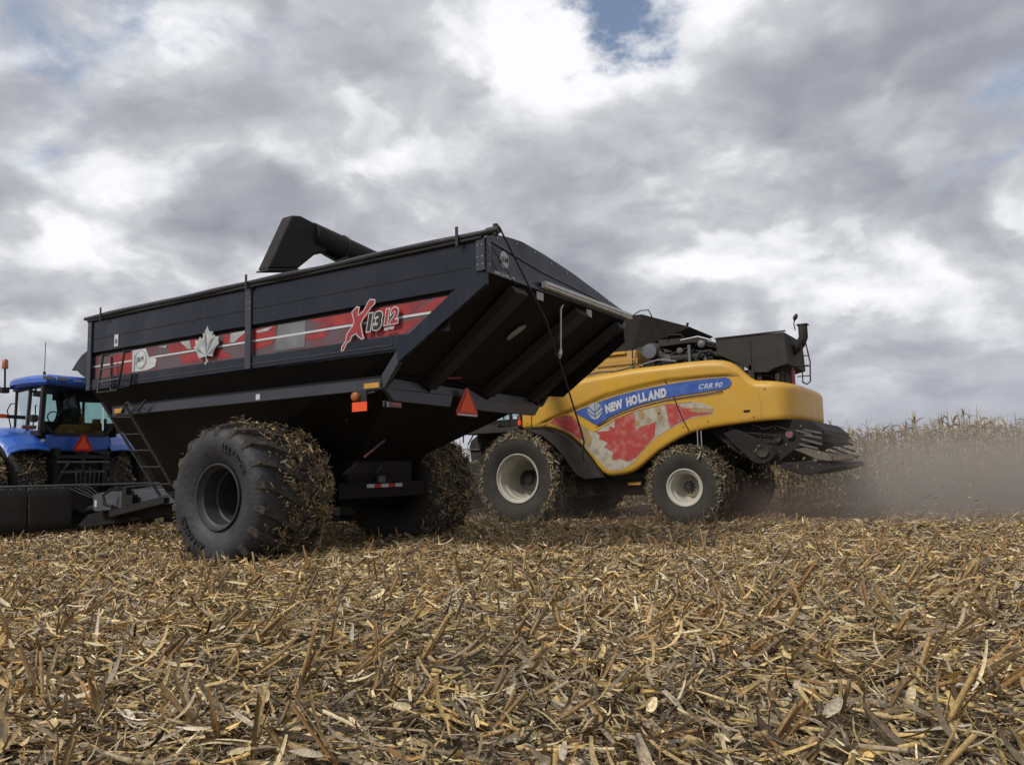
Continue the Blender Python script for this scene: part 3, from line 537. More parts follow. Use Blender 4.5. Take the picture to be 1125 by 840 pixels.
for (px,pz) in ((9.7,2.35),(9.72,2.70),(5.85,2.08),(4.35,2.2),(4.1,2.75),(5.3,2.15),(7.1,3.25),(8.3,3.12)):
    hb(disc(MB(),px,pz,.014,y1,y1+.006,8),'panel_screw','seam',body)
hb(MB().box((4.55,y1-.004,2.30),(4.42,y1+.004,2.35)),'panel_latch','seam',body)
for k in range(5): hb(MB().box((9.40,y1,2.33+.035*k),(9.20-.03*k,y1+.003,2.34+.035*k)),'vent_slot','seam',body) if False else None
# artwork
def hd(poly,l,name,m,parent=body): return hb(MB().prismY(poly,y1+.0035*(l-1)+.0004,y1+.0035*l),name,m,parent)
art=[(9.1,2.34),(8.95,2.45),(8.82,2.49),(8.65,2.50),(8.49,2.47),(8.28,2.27),(7.96,2.08),(7.7,2.20),(7.43,2.34),(6.92,2.5),(6.23,2.60),(5.66,2.61),(5.4,2.55),(5.21,2.46),(5.17,2.41),(5.2,2.31),(5.68,2.24),(6.21,2.02),(6.55,1.82),(6.86,1.52),(7.0,1.36),(7.17,1.25),(7.4,1.19),(7.58,1.19),(7.70,1.24),(7.79,1.34),(8.09,1.64),(8.34,1.93),(8.72,2.17)]
fl=hd(art,1,'flag_artwork','flag_white')
hd([(9.1,2.345),(8.95,2.44),(8.82,2.48),(8.65,2.49),(8.49,2.46),(8.35,2.33),(8.23,2.17),(8.19,1.93),(8.29,1.90),(8.5,2.06),(8.83,2.23)],2,'flag_panel','flag_red',fl)
hd([(7.93,2.07),(7.65,2.07),(7.55,2.09),(7.59,2.19),(7.44,2.13),(7.43,2.31),(7.23,2.38),(7.12,2.42),(6.97,2.47),(6.93,2.24),(6.94,2.08),(6.69,2.16),(6.46,2.22),(6.5,1.90),(6.75,1.66),(6.95,1.46),(7.16,1.38),(7.36,1.45),(7.52,1.42),(7.51,1.60),(7.72,1.72),(7.61,1.81),(7.84,1.91),(7.81,1.98)],2,'maple_leaf','flag_red',fl)
hd([(6.23,2.59),(5.95,2.56),(5.8,2.47),(5.5,2.455),(5.18,2.415),(5.19,2.395),(5.55,2.40),(5.62,2.36),(5.20,2.335),(5.21,2.32),(5.63,2.28),(5.96,2.16),(6.14,2.06),(6.19,2.34)],2,'flag_panel','flag_red',fl)
hd([(5.72,2.44),(5.4,2.44),(5.2,2.405),(5.2,2.35),(5.62,2.365)],3,'flag_fade','flag_tan',fl)
for (cx,cz,a,b2) in ((6.78,2.40,.07,.10),(6.38,2.46,.05,.09),(6.36,2.33,.06,.08),(6.62,2.27,.05,.05),(6.89,2.22,.05,.06)):
    hd([(cx+a*math.cos(2*PI*k/10)*(1+.2*math.sin(3*k)),cz+b2*math.sin(2*PI*k/10)) for k in range(10)],3,'flag_leaf','flag_tan',fl)
hd([(8.30,2.24),(8.1,2.14),(8.0,1.9),(8.1,1.72),(8.2,1.86)],3,'flag_fade','flag_tan',fl)
# raised yellow lip round the artwork
ribbon(art[:4]+art[4:8]+art[8:12],.035,y1-.002,y1+.012,'artwork_border','yellow',body)
blue=[(8.45,2.56),(8.32,2.585),(8.0,2.68),(7.67,2.775),(7.3,2.855),(6.9,2.92),(6.5,2.97),(6.16,3.005),(5.8,3.035),(5.45,3.05),(5.1,3.055),(4.87,3.05),(4.80,3.02),(4.765,2.96),(4.775,2.90),(4.82,2.845),(4.90,2.815),(5.2,2.80),(5.47,2.775),(5.8,2.755),(6.17,2.72),(6.5,2.67),(6.91,2.59),(7.25,2.49),(7.53,2.39),(7.88,2.22)]
bl=hd(blue,5,'brand_banner','blue_decal')
ribbon([(7.84,2.20),(7.5,2.345),(7.2,2.45),(6.85,2.545),(6.45,2.625),(6.13,2.672),(5.7,2.71),(5.3,2.735),(4.95,2.775)],.022,y1+.0180,y1+.0205,'banner_line','blue_dark',bl)
ribbon([(7.92,2.17),(7.5,2.315),(7.2,2.42),(6.85,2.515),(6.45,2.597),(6.13,2.645),(5.7,2.682),(5.3,2.705),(4.95,2.74)],.018,y1+.006,y1+.009,'banner_edge','yellow_d',body)
yt=y1+.0195
def arctext(s,size,pts,m,parent,shear=.15,off=.008,name='brand_lettering',sx=1.0):
    # letters placed one by one along a line of (x,z) points
    P=[Vector(p) for p in pts]; cum=[0]
    for a,b2 in zip(P[:-1],P[1:]): cum.append(cum[-1]+(b2-a).length)
    ws=[]; 
    for ch in s:
        if ch==' ': ws.append(size*.28); continue
        me=text_mesh(ch,size,offset=off,align='LEFT'); xs=[v.co.x for v in me.vertices]; ws.append((max(xs)-min(xs))*sx+size*(.06 if ch!='.' else .16)); bpy.data.meshes.remove(me)
    tot=sum(ws); k=cum[-1]/tot; d=0; b=MB()
    for ch,w in zip(s,ws):
        if ch!=' ':
            me=text_mesh(ch,size,offset=off,align='LEFT',shear=shear,ext=.002); x0=min(v.co.x for v in me.vertices)
            c=d*k; i=max(j for j in range(len(cum)-1) if cum[j]<=c+1e-9); t=(c-cum[i])/(cum[i+1]-cum[i]); p=P[i].lerp(P[i+1],t); dr=(P[i+1]-P[i])
            b.mesh(me,frame((p.x+x0*sx,yt,p.y),(dr.x,0,dr.y),(0,0,1),sx*k,1)); bpy.data.meshes.remove(me)
        d+=w
    return hb(b,name,m,parent,fix=False)
arctext('NEW HOLLAND',.25,[(7.63,2.475),(7.2,2.585),(6.7,2.69),(6.17,2.755)],'white',bl,sx=.95,off=.017)
arctext('CR8.90',.145,[(5.46,2.845),(5.2,2.855),(4.95,2.86)],'white',bl,shear=.35,off=.002,name='model_lettering',sx=1.1)
arctext('TWIN ROTOR',.10,[(9.34,2.46),(9.0,2.57),(8.64,2.70)],'blue_dark',body,shear=.3,off=-.002,name='small_lettering')
lgd=MB(); cx,cz=7.90,2.51
for s in (-1,1):
    for (r0,r1,zz) in ((.0,.19,-.02),(.0,.175,.06),(.0,.12,.13)):
        pass
    lgd.prismY([(cx+s*.012,cz-.17),(cx+s*.10,cz-.12),(cx+s*.175,cz-.02),(cx+s*.185,cz+.02),(cx+s*.10,cz-.05),(cx+s*.012,cz-.11)],yt,yt+.003)
    lgd.prismY([(cx+s*.012,cz-.085),(cx+s*.10,cz-.02),(cx+s*.188,cz+.05),(cx+s*.17,cz+.11),(cx+s*.10,cz+.045),(cx+s*.012,cz-.02)],yt,yt+.003)
    lgd.prismY([(cx+s*.012,cz+.01),(cx+s*.09,cz+.08),(cx+s*.155,cz+.14),(cx+s*.11,cz+.185),(cx+s*.05,cz+.205),(cx+s*.012,cz+.21)],yt,yt+.003)
hb(lgd,'leaf_logo','leaf_silver',bl)
# fender over the front wheel
fend=[(9.67,2.235),(9.34,2.235),(8.95,2.17),(8.7,2.07),(8.45,1.90),(8.2,1.66),(7.98,1.38),(7.78,1.12),(7.72,1.04),(8.11,1.01),(8.30,1.10),(8.42,1.22),(8.58,1.46),(8.84,1.76),(9.17,2.02),(9.51,2.14)]
hb(MB().prismY(fend,-16.05,-16.32).prismY([(9.67,2.235),(9.34,2.235),(8.95,2.17),(8.7,2.07),(8.72,2.04),(9.17,2.16),(9.6,2.20)],-16.05,-17.2),'wheel_fender','dusty_black',bevel=.03)
hb(MB().box((6.4,-16.55,1.0),(7.7,-16.75,1.12)).box((6.95,-16.54,.88),(7.15,-16.55,.95)),'side_step','dusty_black')
hb(MB().box((6.98,-16.53,.86),(7.28,-16.538,.92)),'amber_reflector','amber')
# chassis
hb(MB().prismY([(10.4,1.6),(10.4,2.6),(9.6,3.1),(5.0,3.1),(3.9,2.7),(3.9,2.2),(5.2,1.5),(6.4,.62),(9.0,.62)],-16.95,-19.25),'chassis','shade')
hb(MB().tube([(9.89,-16.6,1.0),(9.89,-19.6,1.0)],.26,12).box((9.6,-17.2,.7),(10.2,-19.0,1.3)),'front_axle','dusty_black')
hb(MB().box((5.6,-16.6,.66),(5.98,-19.6,.92)).box((5.6,-17.9,.9),(6.0,-18.3,1.6)),'rear_axle','dusty_black')
hb(MB().tube([(5.55,-16.3,2.0),(5.55,-16.3,1.62)],.014,6).tube([(5.47,-16.3,1.97),(5.47,-16.3,1.64)],.014,6),'hanging_rod','metal')
# straw chopper and spreader
chop=hb(MB().prismY([(5.5,2.05),(4.32,2.16),(3.71,2.14),(3.29,2.07),(3.08,1.88),(3.10,1.63),(3.46,1.60),(3.63,1.52),(3.95,1.30),(4.11,1.25),(4.40,1.22),(4.9,1.55),(5.3,1.9)],-16.55,-19.5),'straw_chopper','shade',bevel=.02)
hb(MB().prismY([(5.04,1.90),(4.9,1.72),(4.45,1.28),(4.28,1.24),(4.1,1.30),(3.98,1.45),(4.1,1.62),(4.5,1.85),(4.8,2.0)],-16.42,-16.5),'belt_guard','shade',chop,bevel=.02)
hb(MB().latheY([(-.02,.13),(.03,.13),(.035,.11),(.02,.10),(.02,.001)],c=(4.25,-16.42,1.5),n=20),'pulley','dusty_black',chop)
for k in range(5): hb(MB().bar((5.2-.22*k,-16.53,1.95-.13*k),(4.9-.15*k,-16.53,2.02),.02,.02),'chopper_rib','rubber',chop)
for i in range(4):
    z0=1.86-.09*i; hb(MB().bar((3.2,-16.6-.12*i,z0+.02),(2.60,-16.6-.25*i,z0-.17-.035*i),.03,.035),'deflector_tine','dusty_black',chop)
hb(MB().bar((3.5,-16.54,1.72),(3.12,-16.54,1.60),.02,.04).bar((3.55,-16.54,1.62),(3.2,-16.54,1.52),.02,.04).bar((3.6,-16.54,1.9),(3.3,-16.54,1.8),.02,.03),'side_vane','grey',chop)
hb(MB().prismY([(3.65,1.52),(3.44,1.55),(2.95,1.40),(2.96,1.27),(3.26,1.33)],-16.52,-16.56).loft([(3.65,-16.56,1.52),(2.96,-16.56,1.38),(2.96,-16.56,1.36),(3.65,-16.56,1.50)],[(3.65,-19.2,1.52),(2.75,-19.2,1.38),(2.75,-19.2,1.36),(3.65,-19.2,1.50)]).box((2.98,-16.56,1.28),(2.94,-18.9,1.385)).prismY([(2.94,1.39),(2.56,1.39),(2.56,1.31),(2.94,1.28)],-16.54,-16.58),'tailboard','dusty_plate',chop)
hb(MB().prismY([(3.97,1.26),(3.2,1.28),(2.78,1.25),(2.78,1.14),(3.2,1.06),(3.56,1.0),(3.97,1.15)],-16.6,-19.3),'spreader_box','shade',chop,bevel=.02)
tlm=hb(disc(MB(),3.72,1.82,.075,-16.48,-16.54,18),'tail_lamp','grey',chop); hb(disc(MB(),3.72,1.82,.058,-16.472,-16.479,18),'lamp_lens','lens_red',tlm)
for (px,pz,r5) in ((4.75,1.82,.10),(3.95,1.75,.07),(4.9,2.0,.05)): hb(MB().latheY([(-.02,r5),(.02,r5),(.03,r5*.8),(.01,r5*.7),(.01,.001)],c=(px,-16.5,pz),n=18),'pulley','dusty_black',chop)
hb(MB().tube([(4.80,-16.49,1.92),(3.98,-16.49,1.82)],.012,5).tube([(4.76,-16.49,1.72),(3.92,-16.49,1.68)],.012,5),'drive_belt','rubber',chop)
hb(MB().tube([(4.5,-16.46,2.08),(4.2,-16.44,1.95),(3.95,-16.46,2.0),(3.7,-16.46,1.9)],.012,5),'cable','rubber',chop)
for (px,pz) in ((4.0,1.95),(3.5,1.98),(3.4,1.7),(4.35,2.02),(3.8,1.62),(4.6,1.45),(3.3,1.86)): hb(disc(MB(),px,pz,.012,-16.54,-16.55+.02,8),'bolt','metal',chop)
hb(MB().prismY([(3.45,1.92),(3.12,1.84),(3.12,1.80),(3.45,1.88)],-16.53,-16.545).prismY([(3.45,1.82),(3.12,1.74),(3.12,1.70),(3.45,1.78)],-16.53,-16.545),'side_vane','dusty_plate',chop)
# grain tank, extensions and engine bay
hb(MB().loft([(9.3,-16.75,3.2),(7.0,-16.75,3.2),(7.0,-19.45,3.2),(9.3,-19.45,3.2)],[(9.3,-16.9,3.93),(7.10,-16.9,3.93),(7.10,-19.3,3.93),(9.3,-19.3,3.93)]),'grain_tank','yellow_d',bevel=.02)
hb(MB().box((7.35,-16.82,3.86),(8.3,-16.86,3.92)).box((7.0,-16.72,3.68),(8.1,-16.76,3.70)),'tank_rib','yellow',None or comb)
ex=MB(); inn=[(9.3,-16.9,3.94),(6.9,-16.9,3.94),(6.9,-19.3,3.94),(9.3,-19.3,3.94)]; ou=[(9.9,-16.6,4.72),(6.85,-16.7,4.70),(5.95,-17.3,4.38),(5.95,-19.0,4.38),(6.85,-19.5,4.70),(9.9,-19.6,4.72)]
inn2=[(9.3,-16.9,3.94),(7.2,-16.9,3.94),(6.72,-17.0,4.08),(6.72,-19.2,4.08),(7.2,-19.3,3.94),(9.3,-19.3,3.94)]
ex.loft(inn2,ou,cap=False); te=hb(ex,'tank_extension','dusty_black',fix=False); so=te.modifiers.new('Solidify','SOLIDIFY'); so.thickness=.02
hb(MB().tube([(7.2,-16.75,4.66),(6.9,-16.75,4.80),(6.72,-16.8,4.80),(6.66,-16.85,4.64)],.014,6).tube([(6.03,-17.35,4.4),(6.0,-17.35,4.50)],.03,6),'extension_handle','black',te)
hb(MB().latheY([(-.5,.175),(.0,.175),(.02,.165),(.03,.02),(.03,.001)],c=(6.74,-16.80,3.85),n=24),'air_cleaner','grey',angle=40)
hb(MB().tube([(6.60,-16.95,3.82),(6.45,-16.9,3.70),(6.2,-16.9,3.63),(5.85,-16.9,3.63),(5.4,-16.95,3.64),(5.1,-17.0,3.62)],.085,12),'intake_pipe','rubber')
hb(MB().latheY([(-.06,.11),(.06,.11)],c=(0,0,0),n=4).box((5.78,-16.78,3.50),(5.86,-16.86,3.88)) if False else MB().box((5.78,-16.78,3.50),(5.84,-16.86,3.90)).box((5.44,-16.82,3.52),(5.50,-16.9,3.74)),'pipe_clamp','grey')
hb(MB().prismY([(6.56,3.94),(6.56,4.10),(5.73,4.08),(5.28,3.92),(5.24,3.78),(5.78,3.96)],-16.9,-19.0),'engine_cover','dusty_black',bevel=.015)
hb(MB().box((6.8,-17.2,3.2),(5.2,-18.9,3.85)).tube([(6.2,-17.1,3.5),(5.9,-17.0,3.8),(5.5,-17.05,3.75)],.03,6).tube([(6.6,-17.0,3.4),(6.3,-16.95,3.75),(5.8,-17.0,3.9)],.02,6).tube([(5.9,-17.05,3.5),(5.7,-16.95,3.95)],.02,6),'engine_block','hub')
for (a,b2,r5,mm) in (([(6.9,-16.75,3.55),(6.5,-16.72,3.62),(6.1,-16.75,3.55)],None,.03,'grey'),([(5.7,-16.8,3.50),(5.55,-16.75,3.7),(5.35,-16.8,3.72),(5.2,-16.85,3.6)],None,.035,'rubber'),([(6.0,-16.8,4.02),(5.6,-16.8,4.06),(5.3,-16.8,3.95)],None,.018,'metal'),([(6.35,-16.85,4.1),(6.3,-16.85,4.18),(6.0,-16.85,4.16),(5.95,-16.85,4.08)],None,.012,'black')):
    hb(MB().tube(a,r5,8),'engine_pipe',mm)
hb(MB().box((6.45,-16.8,3.5),(6.25,-16.95,3.68)).box((6.28,-16.82,3.68),(6.42,-16.9,3.74)),'filter_box','dusty_plate')
hb(MB().latheY([(-.1,.09),(.0,.09),(.01,.08),(.01,.001)],c=(5.55,-16.85,3.9),n=16),'pulley','grey'); hb(MB().latheY([(-.1,.07),(.0,.07),(.01,.06),(.01,.001)],c=(6.05,-16.85,3.8),n=16),'pulley','dusty_plate')
for k in range(0): hb(MB().box((5.05-.15*k,-16.605,3.40),(5.06-.15*k,-16.618,3.86)),'housing_rib','black',None or comb)
hb(MB().tube([(7.15,-16.78,3.3),(7.15,-16.78,4.0)],.016,6),'deck_post','black'); hb(MB().tube([(6.95,-16.6,3.44),(6.9,-16.6,3.54),(6.84,-16.6,3.5)],.02,6),'lift_eye','yellow_d')
hs=MB()
for k in range(7):
    x=6.9-.28*k; hs.tube([(x+.3,-16.7,3.40+.05*math.sin(k)),(x+.12,-16.75,3.5+.03*k%.1),(x-.05,-16.72,3.44),(x-.2,-16.85,3.6)],.014,5)
hb(hs,'engine_hose','black')
hb(MB().tube([(8.5,-16.6,3.40),(7.9,-16.62,3.46),(7.5,-16.58,3.44),(7.0,-16.62,3.52)],.02,6).tube([(8.95,-16.7,3.42),(8.3,-16.65,3.44)],.018,6),'hydraulic_line','dusty_plate')
rot=hb(MB().prismY([(5.16,3.94),(3.72,3.92),(3.69,3.26),(3.97,3.20),(4.10,3.12),(4.41,3.14),(4.6,3.3),(5.14,3.6)],-16.62,-18.3),'radiator_housing','dusty_black',bevel=.015)
hb(MB().box((5.17,-16.60,3.93),(3.70,-16.66,3.955)),'housing_rim','black',rot); hb(MB().box((4.48,-16.60,3.2),(4.42,-16.615,3.8)).box((4.5,-16.6,2.95),(4.38,-16.66,3.3)),'housing_latch','dusty_black',rot)
hb(MB().box((5.1,-17.0,2.84),(3.95,-18.4,3.25)).box((4.35,-16.7,2.84),(4.25,-16.8,3.2)).box((3.95,-16.8,2.86),(3.85,-16.9,3.2)).tube([(4.0,-16.8,3.0),(4.15,-16.75,3.08),(4.4,-16.75,3.02)],.02,6).box((3.98,-16.72,2.86),(3.90,-16.8,3.10)),'deck_fittings','dusty_black')
stk=hb(MB().tube([(3.95,-17.6,3.55),(3.72,-17.35,3.60),(3.55,-17.25,3.72),(3.47,-17.2,3.86),(3.47,-17.2,4.12)],[.10,.10,.10,.095,.095],14),'exhaust_stack','dusty_black')
hb(MB().box((3.36,-17.1,4.115),(3.58,-17.32,4.135)).tube([(3.60,-17.1,4.0),(3.62,-17.08,4.15),(3.58,-17.05,4.24)],.012,6),'stack_collar','black',stk)
hb(MB().tube([(3.60,-17.05,4.20),(3.585,-17.05,4.25),(3.56,-17.05,4.30),(3.54,-17.05,4.345)],[.012,.045,.045,.012],8),'rain_cap','black',stk)
rl=MB()
rl.tube([(3.47,-16.95,3.65),(3.49,-16.95,2.88)],.014,6).tube([(3.39,-17.0,3.70),(3.33,-17.0,3.3),(3.35,-17.0,2.9),(3.42,-17.0,2.85),(3.5,-17.0,2.9)],.016,6)
for z in (3.44,3.22,3.02): rl.tube([(3.6,-16.97,z),(3.34,-17.0,z)],.012,6)
rl.tube([(3.97,-16.9,3.22),(3.97,-16.9,2.9)],.014,6).tube([(3.88,-16.9,3.22),(3.89,-16.9,2.9)],.012,6).tube([(3.97,-16.9,3.22),(3.36,-17.0,3.24)],.013,6)
hb(rl,'rear_handrail','black')
hb(MB().tube([(3.69,-17.0,2.86),(3.69,-17.0,3.16)],.045,10).tube([(3.69,-17.0,3.16),(3.69,-17.0,3.24)],.02,8),'fire_extinguisher','lens_red')
hb(MB().tube([(3.86,-17.0,2.86),(3.86,-17.0,3.12)],.05,8),'fuel_filter','black')
# cab, mostly hidden by the cart
cabm=MB().loft([(10.05,-17.15,2.35),(11.6,-17.25,2.2),(11.6,-18.95,2.2),(10.05,-19.05,2.35)],[(10.05,-17.1,2.55),(11.9,-17.2,2.55),(11.9,-19.0,2.55),(10.05,-19.1,2.55)])
for (x,y,x2) in ((10.1,-17.15,10.2),(10.1,-19.05,10.2),(11.8,-17.25,12.0),(11.8,-18.95,12.0)): cabm.bar((x,y,2.5),(x2,y,4.2),.08,.08)
cb_=hb(cabm,'cab','dusty_black'); hb(MB().loft([(10.0,-17.0,4.15),(12.2,-17.1,4.15),(12.2,-19.1,4.15),(10.0,-19.2,4.15)],[(10.2,-17.2,4.42),(12.0,-17.3,4.42),(12.0,-18.9,4.42),(10.2,-19.0,4.42)]),'cab_roof','yellow',cb_,bevel=.03)
hb(MB().add([(10.2,-17.13,2.6),(11.75,-17.22,2.6),(11.95,-17.22,4.12),(10.2,-17.13,4.12)],[(0,1,2,3)]).add([(11.92,-17.25,2.55),(11.92,-18.95,2.55),(12.05,-18.95,4.12),(12.05,-17.25,4.12)],[(0,1,2,3)]),'cab_window','glass',cb_,fix=False)
hb(MB().box((9.9,-16.28,2.42),(9.95,-16.4,2.56)),'marker_lamp','lens_red'); hb(MB().box((9.88,-16.26,2.33),(9.96,-16.45,2.44)),'rear_reflector','orange')
# platform, ladder and handrails
hb(MB().box((10.0,-16.35,2.18),(11.7,-17.2,2.30)).box((10.7,-16.5,2.30),(11.5,-17.1,2.38)).prismY([(11.9,1.9),(11.85,2.05),(11.6,2.2),(10.9,2.2),(10.9,1.8),(11.3,1.5),(11.85,1.55)],-17.0,-17.4),'platform','dusty_black',bevel=.01)
hr=MB()
for pts in ([(12.1,2.0),(12.05,2.75),(11.95,2.75)],[(11.6,2.32),(11.65,2.82),(11.5,2.85)],[(11.4,2.35),(11.41,2.72),(11.3,2.40),(11.10,2.38),(11.1,2.8)],[(11.1,2.8),(11.1,2.3)],[(10.83,2.32),(10.82,2.75)],[(11.6,2.36),(10.8,2.38)],[(11.95,1.95),(11.6,2.45)]):
    hr.tube([(x,-17.0,z) for x,z in pts],.018,6)
hb(hr,'handrail','black')
lr=hb(MB().bar((11.52,-17.0,2.08),(11.57,-17.0,1.25),.03,.08).bar((11.95,-17.0,1.9),(11.95,-17.0,1.2),.03,.08).tube([(11.55,-17,1.5),(11.5,-17,1.95),(11.3,-17,2.03)],.025,6),'boarding_ladder','dusty_black')
for z in (1.8,1.46,1.18): hb(MB().box((11.93,-16.95,z),(11.53,-17.1,z+.03)),'ladder_step','dusty_plate',lr)
# unloading auger
AX=9.80
au=hb(MB().tube([(9.3,-17.0,3.7),(9.35,-16.9,4.3),(9.42,-16.5,4.62),(9.5,-15.9,4.76),(AX,-10.9,5.155),(AX,-9.9,5.255),(AX,-9.40,5.30)],[.25,.25,.24,.23,.225,.225,.225],18),'unloading_auger','shade')
hb(MB().tube([(AX,-11.05,5.145),(AX,-11.2,5.13)],.245,16).tube([(AX,-10.1,5.24),(AX,-10.15,5.235)],.24,16).bar((AX-.1,-11.1,5.34),(AX-.1,-11.6,5.31),.05,.05),'auger_band','dusty_black',au)
sp=MB(); hx=.13
def hr4(y,z,w,x=AX): return [(x-w,y,z),(x+w,y,z)]
P0=[(-9.08,5.53),(-8.88,5.49),(-8.38,4.49),(-9.02,4.62),(-9.40,4.94),(-9.66,5.04),(-9.70,5.44)]
sp.prismX(P0,AX-hx,AX+hx)
ss=hb(sp,'auger_spout','shade',au,bevel=.035)
hb(MB().prismX([(-8.385,4.485),(-9.02,4.615),(-9.01,4.59),(-8.37,4.455)],AX-hx-.01,AX+hx+.01),'spout_lip','rubber',ss)
hb(MB().tube([(AX-.2,-9.5,4.96),(AX-.2,-9.8,4.90),(AX-.2,-10.1,5.04)],.018,6),'spout_stay','black',ss)
# corn head and feeder, hidden from here behind the cart
hb(MB().prismY([(12.6,.5),(12.6,1.3),(10.3,2.1),(10.3,1.1)],-17.4,-18.8),'feeder_house','dusty_black')
hd_=hb(MB().box((12.6,-13.4,.35),(13.0,-22.8,1.25)).box((13.0,-13.4,.2),(13.5,-22.8,.35)),'corn_head','dusty_black')
for k in range(13):
    y=-13.4-.783*k; hb(MB().loft([(13.4,y-.25,.3),(13.4,y+.25,.3),(13.4,y+.14,.75),(13.4,y-.14,.75)],[(15.0,y-.03,.12),(15.0,y+.03,.12),(15.0,y+.02,.17),(15.0,y-.02,.17)]),'snout','dusty_black',hd_)
# wheels
wheel(comb,(9.89,-16.53,1.06),1.12,1.02,.56,'rim_cream',1,.62,.14,H0,debris=8000,shoulder=.84,dk=.72,dw=(2,2,4,8,9,8,.5,.5,8),lugs=22,sidem='sidewall2',bolts=0,cap=.14,label='big front wheel with cream rim and residue on the tread')
wheel(comb,(9.89,-19.67,1.06),1.12,1.02,.56,'rim_cream',-1,.62,.14,H0,debris=0,lugs=22,sidem='sidewall2',bolts=0)
wheel(comb,(5.79,-16.33,.80),.85,.70,.37,'rim_cream',1,.36,.085,H0,debris=6500,shoulder=.84,dk=.68,dw=(2,2,4,8,9,8,.5,.5,8),dl=.85,lugs=20,sidem='sidewall2',bolts=10,cap=.12,label='small rear wheel with cream rim')
wheel(comb,(5.79,-19.87,.80),.85,.70,.37,'rim_cream',-1,.36,.085,H0,debris=600,lugs=20,sidem='sidewall2',bolts=10)

# ================================================================== TRACTOR
T0=(19.4,-10.45,0); TC=-10.45
trac=empty('tractor',T0,'blue tractor with dual rear wheels hitched in front of the black grain cart','tractor')
def tb_(b,name,m,parent=trac,**k): return b.build(name,m,parent,T0,**k)
X0=18.42
def mir(p): return [(2*TC-a,b) for a,b in p]
# rear body and fenders
tb_(MB().prismX([(-9.72,2.02),(-9.72,2.32),(-11.18,2.32),(-11.18,2.02),(-10.9,1.95),(-10.0,1.95)],X0+.02,19.8).box((19.8,-10.0,1.2),(20.1,-10.9,2.3)),'rear_body','blue',bevel=.02)
for s in (-1,1):
    fe=MB(); prev=None
    for k in range(15):
        a=R(55+ (142-55)*k/14); rr=1.40+(.03 if k>12 else 0)
        cx,cz=19.45,1.10; x=cx-rr*math.cos(PI-a)*-1 if False else cx+rr*math.cos(a); z=cz+rr*math.sin(a)
        yi=TC+s*.72; yo=TC+s*1.62; 
        # cross-section: rounded over towards the outside
        sec=[(x,yi,z+.0),(x,yi+s*.3,z+.03),(x,yo-s*.25,z+.0),(x,yo-s*.06,z-.07),(x,yo,z-.17),(x,yo-s*.02,z-.17),(x,yo-s*.08,z-.09),(x,yo-s*.27,z-.03),(x,yi+s*.3,z-.0),(x,yi,z-.03)]
        if prev: fe.loft(prev,sec,cap=False)
        else: fe.add(sec,[tuple(range(10))])
        prev=sec
    fe.add(prev,[tuple(range(10))])
    f=tb_(fe,'rear_fender','blue',angle=50)
    if s>0:
        lm=tb_(MB().box((18.56,-9.20,2.44),(18.50,-9.50,2.50)),'fender_lamp','lens_red',f); tb_(MB().box((18.495,-9.2,2.502),(18.56,-9.50,2.525)),'lamp_top','lamp',lm)
        tb_(MB().box((18.46,-9.60,2.16),(18.48,-9.68,2.22)),'fender_sticker','white',f)
    tb_(MB().add([(18.5,TC+s*.73,2.0),(20.1,TC+s*.73,2.0),(20.0,TC+s*.73,2.45),(19.2,TC+s*.73,2.45),(18.6,TC+s*.73,2.15)],[(0,1,2,3,4)]),'fender_liner','black',f,fix=False)
# cab frame
def rect(y0,y1,z0,z1): return [(y0,z0),(y1,z0),(y1,z1),(y0,z1)]
cabf=MB(); zt=3.42
pil=[((X0,TC+.90,2.38),(X0,TC+.86,zt)),((X0,TC-.90,2.38),(X0,TC-.86,zt)),((19.75,TC+.80,1.9),(19.72,TC+.80,zt)),((19.75,TC-.80,1.9),(19.72,TC-.80,zt)),((19.0,TC+.91,2.38),(18.98,TC+.87,zt))]
for i,(a,b2) in enumerate(pil): cabf.bar(a,b2,.09 if i<2 else .05,.10 if i<2 else .05,(1,0,0))
cabf.box((X0,TC-.88,zt-.04),(19.75,TC+.88,zt+.02))
cabf.box((X0+.0,TC+.62,2.30),(X0+.06,TC-.62,2.38))
cabf.bar((X0+.03,TC+.60,2.34),(X0+.03,TC+.88,2.62),.06,.06).bar((X0+.03,TC-.60,2.34),(X0+.03,TC-.88,2.62),.06,.06)
cabf.box((X0,TC-.9,2.3),(19.8,TC-.86,2.42)).box((X0,TC+.9,2.3),(19.8,TC+.86,2.42)).box((X0+.1,TC-.85,1.9),(19.8,TC+.85,2.0))
cab=tb_(cabf,'cab_frame','black')
gz=[(TC+.60,2.38),(TC-.60,2.38),(TC-.86,2.66),(TC-.84,zt-.04),(TC+.84,zt-.04),(TC+.86,2.66)]
tb_(MB().add([(X0+.02,y,z) for y,z in gz],[tuple(range(6))]),'rear_window','glass',cab,fix=False)
for s in (1,-1):
    tb_(MB().add([(X0+.08,TC+s*.895,2.42),(18.97,TC+s*.90,2.42),(18.96,TC+s*.865,zt-.04),(X0+.08,TC+s*.86,zt-.04)],[(0,1,2,3)]),'side_window','glass',cab,fix=False)
    tb_(MB().add([(19.03,TC+s*.90,2.0),(19.73,TC+s*.81,2.0),(19.70,TC+s*.80,zt-.04),(19.01,TC+s*.865,zt-.04)],[(0,1,2,3)]),'door_glass','glass',cab,fix=False)
tb_(MB().add([(19.77,TC+.78,1.95),(19.77,TC-.78,1.95),(19.74,TC-.78,zt-.04),(19.74,TC+.78,zt-.04)],[(0,1,2,3)]),'windscreen','glass',cab,fix=False)
tb_(MB().tube([(X0-.01,TC+.45,3.36),(X0-.03,TC+.25,3.0),(X0-.03,TC+.2,2.95)],.012,5).tube([(X0-.02,TC+.12,3.36),(X0-.03,TC+.55,2.75)],.010,5),'rear_wiper','black',cab)
rf=MB()
secs=[]
